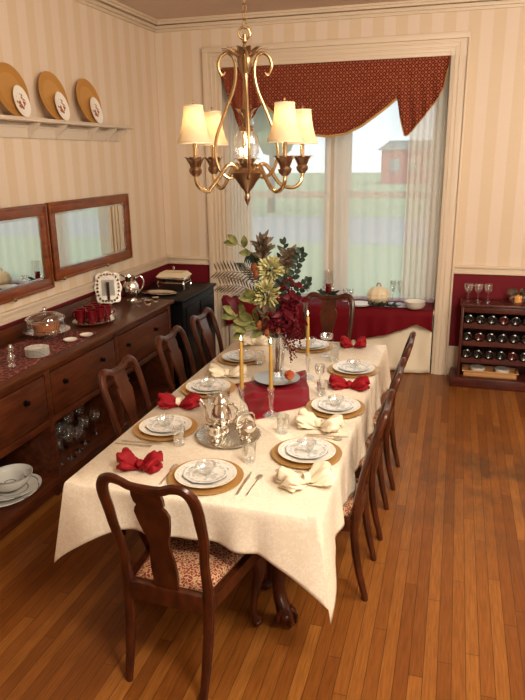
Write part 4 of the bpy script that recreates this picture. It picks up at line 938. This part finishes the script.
shaker(-2.50, 3.13, 'small crystal shaker nearest the front of the sideboard'); shaker(-2.63, 3.30, 'small crystal shaker behind the front one on the runner')
o = G().lathe([(0, .001), (.022, .001), (.02, .02), (.03, .03), (.045, .05), (.052, .072), (.049, .072), (.042, .052), (.02, .035), (0, .033)], 24, fac=lambda a, r, z: 1 + (.08 * math.cos(6 * a) if r > .04 else 0)).obj('compote_dish', M['porc'], loc=(-2.66, 3.12, SZ)); tag(o, 'small fluted pale compote left of the shakers', 'dish')
for x, y, lb in ((-2.47, 3.72, 'left of a pair'), (-2.43, 3.86, 'right of a pair')):
    o = G().lathe([(0, .001), (.03, .001), (.046, .012), (.047, .016), (.03, .006), (0, .005)], 28).obj('small_dish', M['porc'], loc=(x, y, SZ)); tag(o, 'small white saucer dish in front of the cake dome, ' + lb, 'dish', 'small saucer dishes')
tx, ty = -2.60, 4.27
o = G().lathe([(0, .002), (.10, .002), (.13, .006), (.168, .018), (.170, .022), (.162, .021), (.128, .010), (0, .007)], 56, .88, 1.16, fac=lambda a, r, z: 1 + (.025 * abs(math.sin(a * 10)) if r > .15 else 0)).obj('oval_tray', M['silver'], loc=(tx, ty, ST + .0005)); tag(o, 'oval silver tray holding ruby glass cups', 'tray')
def mug(x, y, lb, rz):
    t = thing('ruby_cup', lb, 'cup', (x, y, ST + .0115), rz, 'ruby red glass cups on the oval tray'); t.scale = (1.22, 1.22, 1.12); G().lathe([(0, .001), (.024, .001), (.025, .006), (.022, .012), (.032, .03), (.034, .06), (.036, .098), (.033, .098), (.031, .062), (.028, .030), (0, .018)], 22, fac=lambda a, r, z: 1 + .03 * math.cos(a * 8)).obj('cup', M['redglass'], t)
    G().tube([(.032, 0, .072), (.052, 0, .074), (.056, 0, .048), (.031, 0, .03)], .004, 8).obj('handle', M['redglass'], t)
for i, (dx, dy, n_) in enumerate([(.05, -.12, 'front left'), (.055, -.018, 'front centre'), (.05, .085, 'front right'), (-.05, -.115, 'rear left'), (-.05, -.01, 'rear centre'), (-.05, .095, 'rear right')]): mug(tx + dx, ty + dy, 'ruby red glass cup on the oval tray, ' + n_, [0.1, -.1, .2, 3.1, 3.0, 3.2][i])
o = G().lathe([(0, .001), (.020, .001), (.03, .02), (.032, .045), (.029, .045), (.027, .02), (0, .008)], 20).obj('china_cup', M['porc'], loc=(tx + .04, ty + .145, ST + .010)); tag(o, 'small white china cup at the right end of the oval tray', 'cup')
# silver framed picture
pf = thing('picture_frame', 'ornate silver photo frame leaning on the sideboard backboard', 'picture frame', (-2.79, 4.83, ST + .001), math.radians(28))
lean = rotm('X', -14)
outl = []
for i in range(48):
    a = 2 * PI * i / 48; k = 1 + .06 * math.cos(a * 8); cx_, cz_ = math.cos(a), math.sin(a); p_ = 3.2; rr = 1 / (abs(cx_) ** p_ + abs(cz_) ** p_) ** (1 / p_); outl.append((.098 * cx_ * rr * k, .130 + .122 * cz_ * rr * k))
G().prism(outl, .016, lean, .004).obj('frame', M['silver3'], pf)
g = G()
for i in range(24):
    a = 2 * PI * i / 24; cx_, cz_ = math.cos(a), math.sin(a); rr = 1 / (abs(cx_) ** 3 + abs(cz_) ** 3) ** (1 / 3); v = lean @ Vector((.080 * cx_ * rr, -.010, .130 + .102 * cz_ * rr)); g.ball(v, .012, 1, .7, 1, 1)
g.obj('embossing', M['silver'], pf)
G().box(-.048, .048, -.0145, -.0095, .070, .190, 0, lean).obj('picture', mat('photo_print', (0.42, 0.44, 0.40), 0.2, bump=(30, .1)), pf)
G().box(-.01, .01, 0, .05, 0, .17, 0, rotm('X', 3)).obj('easel_back', M['velvet'], pf)
pt = thing('silver_pitcher', 'bright silver water pitcher with looped handle beside the photo frame', 'pitcher', (-2.68, 5.03, ST + .001), math.radians(25)); pt.scale = (1.05, 1.05, 1.1); pf.scale = (1.12, 1.1, 1.12)
G().lathe([(0, .010), (.03, .008), (.045, 0), (.046, .006), (.030, .018), (.052, .045), (.066, .085), (.060, .130), (.042, .160), (.046, .185), (.052, .200), (.048, .200), (.040, .170), (0, .160)], 30, fac=lambda a, r, z: 1 + .05 * math.cos(a * 8) * (z < .15)).obj('body', M['silver'], pt)
G().tube([(.045, 0, .180), (.085, 0, .195), (.105, 0, .150), (.090, 0, .095), (.060, 0, .065)], .007, 8).obj('handle', M['silver'], pt)
G().leaf((-.04, 0, .185), (-.085, 0, .215), .045, 0, (0, 0, 1), .6).obj('spout', M['silver'], pt, solid=.002)
for i, (x, y) in enumerate([(-2.52, 4.84), (-2.46, 4.91), (-2.52, 4.97), (-2.45, 5.03)]):
    o = G().lathe([(0, .001), (.02, .001), (.012, .012), (.026, .028), (.030, .042), (.027, .042), (.010, .020), (0, .018)], 18, fac=lambda a, r, z: 1 + .06 * math.cos(8 * a)).obj('salt_cellar', M['silver' if i % 2 else 'crystal'], loc=(x, y, ST + .001)); tag(o, 'tiny %s salt cellar in front of the pitcher, %s' % ('silver' if i % 2 else 'glass', ['nearest', 'second', 'third', 'farthest'][i]), 'salt cellar', 'salt cellars by the pitcher')
# lower shelf: platters and glassware
LZ = .1265
px_, py_ = -2.51, 3.00
for i, (rx, ry, h, nm, lb) in enumerate([(.15, .215, .0, 'platter', 'largest oval white platter at the bottom of the stack on the lower shelf'), (.145, .175, .022, 'platter', 'middle oval white platter in the stack on the lower shelf'), (.13, .145, .044, 'serving_bowl', 'wide white serving bowl resting on the platters')]):
    if nm == 'platter': pr = [(0, .001), (.6, .001), (.7, .006), (1, .024), (1.0, .029), (.96, .028), (.68, .012), (0, .008)]
    else: pr = [(0, .001), (.4, .001), (.7, .020), (.92, .062), (.98, .088), (.94, .088), (.86, .060), (.62, .026), (0, .010)]
    o = G().lathe([(r, z) for r, z in pr], 48).obj(nm, M['platter'], loc=(px_, py_, LZ + h + .001 * i)); 
    me = o.data
    for v in me.vertices: v.co.x *= rx; v.co.y *= ry
    tag(o, lb, 'dish')
o = G().lathe([(0, .001), (.035, .001), (.06, .02), (.085, .052), (.087, .056), (.081, .054), (.055, .024), (0, .010)], 40).obj('soup_bowl', M['platter'], loc=(px_ + .0, py_ - .01, LZ + .066)); tag(o, 'small white bowl nested inside the wide serving bowl', 'bowl')
wg0 = None; k = 0
gp = [(-2.46, 3.42), (-2.43, 3.53), (-2.44, 3.65), (-2.55, 3.38), (-2.56, 3.52), (-2.58, 3.66), (-2.47, 3.78), (-2.60, 3.80), (-2.70, 3.45), (-2.70, 3.60), (-2.72, 3.75), (-2.48, 3.95), (-2.62, 3.98)]
order = ['nearest left in the front row', 'second in the front row', 'third in the front row', 'first in the middle row', 'second in the middle row', 'third in the middle row', 'fourth in the front row', 'fourth in the middle row', 'first in the back row', 'second in the back row', 'third in the back row', 'last in the front row', 'last in the middle row']
for (x, y), lb in zip(gp, order):
    if wg0 is None: wg0 = goblet(.20, .042, .10, 'crystal', 'stemware_glass'); q = wg0
    else: q = wg0.copy(); COL.objects.link(q)
    q.location = (x, y, LZ); sc_ = [1, 1.15, .9][k % 3]; q.scale = (1, 1, sc_); k += 1
    tag(q, 'clear stemmed glass stored on the lower shelf, ' + lb, 'glass', 'stemware under the sideboard')
for x, y, lb in ((-2.50, 4.24, 'glass decanter on the lower shelf near the middle upright, front'), (-2.62, 4.35, 'glass decanter on the lower shelf, behind the front one'), (-2.48, 4.45, 'glass decanter on the lower shelf, farthest')):
    t = thing('decanter', lb, 'decanter', (x, y + .02, LZ), 0, 'decanters under the sideboard'); G().lathe([(0, .001), (.045, .001), (.052, .02), (.05, .10), (.03, .145), (.014, .17), (.014, .215), (.022, .225), (.016, .228)], 22).obj('body', M['crystal'], t); G().lathe([(0, .215), (.012, .218), (.013, .232), (.024, .250), (.020, .272), (0, .285)], 14).obj('stopper', M['crystal'], t)

# ------------------------------------------------------------------ black cabinet with chafing dish
bc = thing('black_cabinet', 'tall glossy black cabinet in the corner beside the sideboard', 'cabinet', (-2.62, 5.74, 0))
G().box(-.27, .33, -.50, .30, .03, .86, .006).obj('body', M['black'], bc)
G().box(-.29, .35, -.55, .33, .86, .89, .010).obj('top', M['black'], bc)
G().box(.331, .338, -.44, -.11, .10, .80, .006).obj('door', M['black'], bc); d2 = G().box(.331, .338, -.09, .26, .10, .80, .006).obj('door', M['black'], bc)
G().ball((.350, -.06, .55), .012, sub=2).obj('knob', M['brass'], d2)
G().box(-.25, .30, -.46, .27, 0, .03).obj('plinth', M['black'], bc)
cfz = .8935
cf = thing('chafing_dish', 'silver framed covered dish with flat pale lid on the black cabinet', 'serving dish', (-2.63, 5.84, cfz), .05); cf.scale = (.88, .9, 1.3)
g = G()
for sx in (-1, 1):
    for sy in (-1, 1): g.tube([(sx * .15, sy * .11, 0), (sx * .155, sy * .115, .02), (sx * .14, sy * .10, .055)], [.012, .008, .007], 8)
g.tube([(-.155, -.115, .03), (.155, -.115, .03)], .004, 6, 1); g.tube([(-.155, .115, .03), (.155, .115, .03)], .004, 6, 1); g.tube([(-.155, -.115, .03), (-.155, .115, .03)], .004, 6, 1); g.tube([(.155, -.115, .03), (.155, .115, .03)], .004, 6, 1)
g.obj('rack', M['silver'], cf)
G().box(-.165, .165, -.12, .12, .045, .075, .012).obj('dish', M['silver'], cf)
g = G(); vs = [g.b.verts.new(p) for p in [(-.17, -.125, .075), (.17, -.125, .075), (.17, .125, .075), (-.17, .125, .075), (-.13, -.09, .105), (.13, -.09, .105), (.13, .09, .105), (-.13, .09, .105)]]
g.b.faces.new(vs[:4]); g.b.faces.new(vs[4:])
for k in range(4): g.b.faces.new((vs[k], vs[(k + 1) % 4], vs[4 + (k + 1) % 4], vs[4 + k]))
ld = g.obj('lid', M['creamcer'], cf); G().lathe([(0, .104), (.008, .106), (.006, .118), (.015, .130), (.012, .142), (0, .148)], 14).obj('finial', M['crystal'], ld)
o = G().lathe([(0, .002), (.12, .002), (.15, .006), (.17, .014), (.165, .016), (.12, .008), (0, .006)], 48, 1.0, .62, fac=lambda a, r, z: 1 + (.03 * abs(math.sin(a * 8)) if r > .14 else 0)).obj('scalloped_platter', M['silver'], loc=(-2.60, 5.42, cfz)); tag(o, 'low scalloped silver platter at the front of the black cabinet', 'tray')

# ------------------------------------------------------------------ wall mirrors and plate shelf
def wmirror(y0, y1, z0, z1, label):
    t = thing('wall_mirror', label, 'mirror', (XL, (y0 + y1) / 2, z0), 0); hw = (y1 - y0) / 2; H_ = z1 - z0; fw = .080
    g = G()
    for a, b, c, d in ((-hw, hw, 0, fw), (-hw, hw, H_ - fw, H_), (-hw, -hw + fw, fw, H_ - fw), (hw - fw, hw, fw, H_ - fw)): g.box(.004, .034, a, b, c, d, .004)
    for a, b, c, d in ((-hw, hw, 0, .02), (-hw, hw, H_ - .02, H_), (-hw, -hw + .02, .02, H_ - .02), (hw - .02, hw, .02, H_ - .02)): g.box(.004, .042, a, b, c, d, .003)
    g.obj('frame', M['mframe'], t)
    gl_ = G().box(.010, .020, -hw + fw, hw - fw, fw, H_ - fw).obj('mirror_glass', M['mirror'], t, smooth=False)
    g = G(); iw, ih0, ih1 = hw - fw, fw, H_ - fw
    for a, b, c, d in ((-iw, iw, ih0, ih0 + .016), (-iw, iw, ih1 - .016, ih1), (-iw, -iw + .016, ih0, ih1), (iw - .016, iw, ih0, ih1)): g.box(.021, .0235, a, b, c, d, .001)
    g.obj('bevelled_edge', glassmat('bevel_glass', (.95, .97, .96), .3, .6, .1), gl_)
    G().lathe([(0, 0), (.014, 0), (.010, .012), (.016, .022), (.012, .034), (0, .038)], 14, o=(.036, .12, .01), mtx=rotm('Y', 90)).obj('hanging_knob', M['brass'], t)
    G().lathe([(0, 0), (.014, 0), (.010, .012), (.016, .022), (.012, .034), (0, .038)], 14, o=(.036, -.55, .01), mtx=rotm('Y', 90)).obj('hanging_knob', M['brass'], t)
wmirror(4.272, 5.535, 1.205, 1.795, 'wood-framed rectangular wall mirror nearer the corner, fully visible')
wmirror(2.985, 4.245, 1.165, 1.792, 'wood-framed rectangular wall mirror cut off by the left edge of the view')
ps = thing('plate_shelf', 'cream painted plate shelf with scroll brackets on the left wall', 'shelf', (XL, 4.4, 2.25))
SH0, SH1 = -1.35, 1.15
G().box(.002, .135, SH0, SH1, .105, .122, .005).obj('ledge', M['shelfpaint'], ps)
G().box(.002, .016, SH0 + .04, SH1 - .06, .0, .105, .003).obj('back_board', M['shelfpaint'], ps)
G().box(.016, .026, SH0 + .04, SH1 - .06, .07, .085, .002).obj('moulding', M['shelfpaint'], ps)
G().box(.118, .124, SH0, SH1, .122, .132, .002).obj('lip', M['shelfpaint'], ps)
y = SH0 + .10
for y in (-1.2, -.72, -.24, .10, .56, .86, 1.05):
    G().prism([(.016, .003), (.034, .003), (.040, .020), (.060, .045), (.075, .055), (.095, .070), (.110, .092), (.118, .105), (.016, .105)], .022, Matrix.Translation((0, y, 0)), .002).obj('bracket', M['shelfpaint'], ps)
def wplate(y, lb, lb2):
    z0 = 2.373
    tl = rotm('Y', 78)   # leaning back against the wall
    o = G().lathe([(0, .002), (.11, .002), (.125, .005), (.170, .014), (.172, .018), (.165, .018), (.120, .009), (0, .006)], 56).obj('gold_plate', M['goldwall']); o.matrix_world = Matrix.Translation((XL + .058, y, z0 + .172)) @ tl; tag(o, lb, 'plate', 'gold plates on the plate shelf')
    o = G().lathe([(0, .002), (.05, .002), (.058, .004), (.080, .008), (.081, .011), (.066, .007), (0, .005)], 40, 1.28, 1).obj('white_plate', M['medal']); o.matrix_world = Matrix.Translation((XL + .098, y + .045, z0 + .105)) @ rotm('Y', 77); tag(o, lb2, 'plate', 'small white plates on the plate shelf')
wplate(3.95, 'gold plate on the wall shelf, cut by the left edge of the view', 'small white floral plate in front of the leftmost gold plate')
wplate(4.43, 'gold plate on the wall shelf, middle of the three visible', 'small white floral plate in front of the middle gold plate')
wplate(4.92, 'gold plate on the wall shelf, nearest the room corner', 'small white floral plate in front of the gold plate nearest the corner')

# ------------------------------------------------------------------ things on the window seat
WSZ = SEAT + .0135
hl = thing('hurricane_lamp', 'glass hurricane lamp with red candle and greenery in front of the window mullion', 'lamp', (-1.20, 6.48, WSZ))
G().lathe([(0, .001), (.06, .001), (.055, .01), (.012, .02), (.012, .05), (.05, .06), (.052, .064), (0, .064)], 24).obj('base', M['crystal'], hl)
G().lathe([(.035, .066), (.058, .10), (.062, .15), (.046, .22), (.054, .28)], 26).obj('chimney', M['crystal'], hl); hl.scale = (1.2, 1.2, 1.15)
G().lathe([(0, .066), (.026, .066), (.026, .16), (0, .162)], 18).obj('candle', M['redglass'], hl)
g = G()
for i in range(26): a = random.uniform(0, 2 * PI); g.leaf((.03 * math.cos(a), .03 * math.sin(a), .066), (.10 * math.cos(a), .07 * math.sin(a), random.uniform(.03, .11)), .02)
g.obj('greenery', M['darkleaf'], hl)
pk = thing('lidded_tureen', 'cream ribbed lidded tureen on the window seat', 'tureen', (-.69, 6.485, WSZ)); pk.scale = (1.05, 1, 1.25)
rib = lambda a, r, z: 1 + .05 * math.cos(a * 9)
G().lathe([(0, .001), (.05, .001), (.085, .02), (.108, .055), (.106, .078), (0, .078)], 54, fac=rib).obj('bowl', M['creamcer'], pk)
l_ = G().lathe([(.104, .080), (.098, .100), (.070, .125), (.030, .138), (0, .14)], 54, fac=rib).obj('lid', M['creamcer'], pk); G().tube([(-.018, 0, .136), (-.014, 0, .160), (.014, 0, .160), (.018, 0, .136)], .006, 8).obj('handle', M['bronze'], l_)
for x, lb in ((-.555, 'tall clear flute on the window seat, left of the pair'), (-.482, 'tall clear flute on the window seat, right of the pair')):
    q = goblet(.23, .030, .13, 'crystal', 'champagne_flute'); q.location = (x, 6.53, WSZ); tag(q, lb, 'glass', 'flutes on the window seat')
for x, lb in ((-1.03, 'short clear glass on the window seat near the mullion'), (-.97, 'short clear glass on the window seat left of the tureen')):
    q = goblet(.13, .030, .06, 'crystal', 'small_goblet'); q.location = (x, 6.50, WSZ); tag(q, lb, 'glass', 'short glasses on the window seat')
for i in range(3):
    o = G().lathe([(0, .001), (.045, .001), (.08, .018), (.098, .045), (.100, .048), (.095, .046), (.075, .022), (0, .008)], 40).obj('white_bowl', M['white'], loc=(-.32, 6.305, WSZ + .016 * i)); tag(o, 'white bowl at the right end of the window seat, ' + ['lowest', 'middle', 'top'][i] + ' of the nest', 'bowl', 'nested white bowls')
for i in range(2):
    o = G().lathe([(0, .001), (.06, .001), (.11, .010), (.112, .014), (.06, .006), (0, .005)], 40).obj('side_plate', M['white'], loc=(-.86, 6.35, WSZ + .009 * i)); tag(o, 'white plate lying on the window seat in front of the tureen, ' + ('lower', 'upper')[i], 'plate', 'white plates on the window seat')
o = G().box(-.12, .12, -.07, .07, 0, .016, .006).obj('folded_cloth', mat('lavender_linen', (.5, .5, .58), .7), loc=(-.50, 6.40, WSZ)); o.location.z += 0; tag(o, 'pale lavender folded napkins beside the evergreen sprig', 'linen')
g = G()
for i in range(70): 
    x = random.uniform(-.13, .13); g.leaf((x, random.uniform(-.03, .03), .01), (x + random.uniform(-.05, .05), random.uniform(-.05, .03), random.uniform(.012, .06)), .012, .1)
o = g.obj('evergreen_sprig', M['darkleaf'], loc=(-.62, 6.33, WSZ)); tag(o, 'dark evergreen sprig lying in front of the tureen', 'greenery')
for x, lb in ((-1.98, 'clear stemmed glass at the left end of the window seat'), (-1.88, 'clear stemmed glass second from the left end of the window seat'), (-1.42, 'clear stemmed glass on the window seat behind the flowers')):
    q = goblet(.17, .034, .08, 'crystal', 'wine_glass'); q.location = (x, 6.46, WSZ); tag(q, lb, 'glass', 'stemmed glasses on the window seat')

# ------------------------------------------------------------------ wine rack
RX0, RX1, RY0, RY1 = .115, .93, 6.07, 6.345
wr = thing('wine_rack', 'dark cherry wine rack with three rows of bottles right of the window', 'wine rack', ((RX0 + RX1) / 2, (RY0 + RY1) / 2, 0))
qx, qy = (RX0 + RX1) / 2, (RY0 + RY1) / 2
def rb(g, x0, x1, y0, y1, z0, z1, b=.003): return g.box(x0 - qx, x1 - qx, y0 - qy, y1 - qy, z0, z1, b)
rb(G(), RX0 - .06, RX1 + .03, RY0 - .04, RY1, 0, .095, .008).obj('plinth', M['rack'], wr)
rb(G(), RX0, RX0 + .024, RY0, RY1, .095, .77).obj('side_panel', M['rack'], wr); rb(G(), RX1 - .028, RX1, RY0, RY1, .095, .77).obj('side_panel', M['rack'], wr)
rb(G(), RX0 + .028, RX1 - .028, RY1 - .01, RY1, .095, .77, 0).obj('back_panel', M['velvet'], wr)
rb(G(), RX0 - .015, RX1 + .015, RY0 - .02, RY1, .77, .795, .005).obj('top', M['rack'], wr)
rb(G(), RX0 + .028, RX1 - .028, RY0, RY0 + .02, .715, .77, .002).obj('top_rail', M['rack'], wr)
rows = [.612, .446, .280]
for zr in rows:
    g = G(); n = 7
    # scalloped front and rear cradle rails
    out = [(RX0 + .028, zr - .045), (RX1 - .028, zr - .045)]
    top = []
    for i in range(113):
        x = RX1 - .028 - (RX1 - RX0 - .056) * i / 112; cx0 = .186 + .101 * round((x - .186) / .101); d = abs(x - cx0)
        top.append((x, zr + (.012 - math.sqrt(max(0, .040 ** 2 - d * d)) * .42 if d < .040 else .012)))
    out += top
    for yy in (RY0 + .010, RY1 - .05):
        g.prism([(x - qx, z) for x, z in out], .018, Matrix.Translation((0, yy - qy, 0)))
    g.obj('cradle_rail', M['rack'], wr, smooth=False)
def bottle(x, z, i, lb):
    t = thing('wine_bottle', lb, 'bottle', (x, RY0 + .012, z), 0, 'wine bottles in the rack')
    mt = rotm('X', -90)
    G().lathe([(0, .010), (.022, .006), (.032, 0), (.0405, .004), (.0415, .012), (.0415, .150), (.034, .168), (.018, .195), (.0145, .210), (.0145, .225), (0, .225)], 22, mtx=mt).obj('glass_body', M['bottle2' if i % 5 == 3 else 'bottle'], t)
    G().lathe([(.0152, .208), (.0155, .238), (.014, .242), (0, .242)], 16, mtx=mt).obj('foil', M['gold' if i % 3 else 'redglass'], t)
k = 0
for ri, zr in enumerate(rows):
    for i in range(7):
        bottle(.186 + .101 * i, zr + .038, k, 'dark wine bottle lying base outward, %s row of the rack, %s from the left' % (['top', 'middle', 'bottom'][ri], ['first', 'second', 'third', 'fourth', 'fifth', 'sixth', 'seventh'][i])); k += 1
bk = thing('wicker_basket', 'long tan wicker basket in the bottom of the wine rack', 'basket', (.41, 6.17, .0965))
g = G()
for (x0, x1, y0, y1) in ((-.24, .24, -.085, -.077), (-.24, .24, .077, .085), (-.24, -.232, -.085, .085), (.232, .24, -.085, .085)): g.box(x0, x1, y0, y1, 0, .052, .002)
g.box(-.24, .24, -.085, .085, 0, .006); g.obj('weave', M['wicker'], bk)
g = G(); g.tube([(-.245, -.088, .054), (.245, -.088, .054)], .007, 8, 1); g.tube([(-.245, .088, .054), (.245, .088, .054)], .007, 8, 1); g.tube([(-.245, -.088, .054), (-.245, .088, .054)], .007, 8, 1); g.tube([(.245, -.088, .054), (.245, .088, .054)], .007, 8, 1); g.obj('rim', M['wicker'], bk)
for i, x in enumerate((.30, .52)):
    o = G().lathe([(0, .002), (.05, .002), (.07, .02), (.078, .045), (.074, .045), (0, .012)], 24).obj('small_bowl', M['porc'], loc=(x, 6.17, .104)); o.scale = (.9, .9, 1.5); tag(o, 'small pale bowl inside the wicker basket, ' + ('left', 'right')[i], 'bowl', 'bowls in the basket')
for i, x in enumerate((.165, .252, .338)):
    q = goblet(.155, .036, .085, 'crystal', 'cordial_goblet'); q.location = (x, 6.17, .796); q.scale = (1.15, 1.15, 1.1); tag(q, 'stemmed goblet on top of the wine rack, ' + ('leftmost', 'middle', 'rightmost')[i] + ' of three', 'glass', 'goblets on the wine rack')
o = thing('candle_bowl', 'glass bowl with amber candle and dark leaves on the wine rack', 'candle', (.60, 6.18, .796))
G().lathe([(0, .001), (.05, .001), (.078, .03), (.080, .06), (.060, .09), (.055, .09), (.07, .06), (0, .012)], 26).obj('bowl', M['glass'], o); G().lathe([(0, .010), (.028, .012), (.034, .035), (.030, .075), (0, .08)], 20).obj('candle', M['candleorange'], o)
g = G()
for i in range(22): a = random.uniform(0, 2 * PI); g.leaf((.04 * math.cos(a), .04 * math.sin(a), .085), (.105 * math.cos(a), .09 * math.sin(a), random.uniform(.08, .14)), .03)
g.obj('greenery', M['brownleaf'], o)
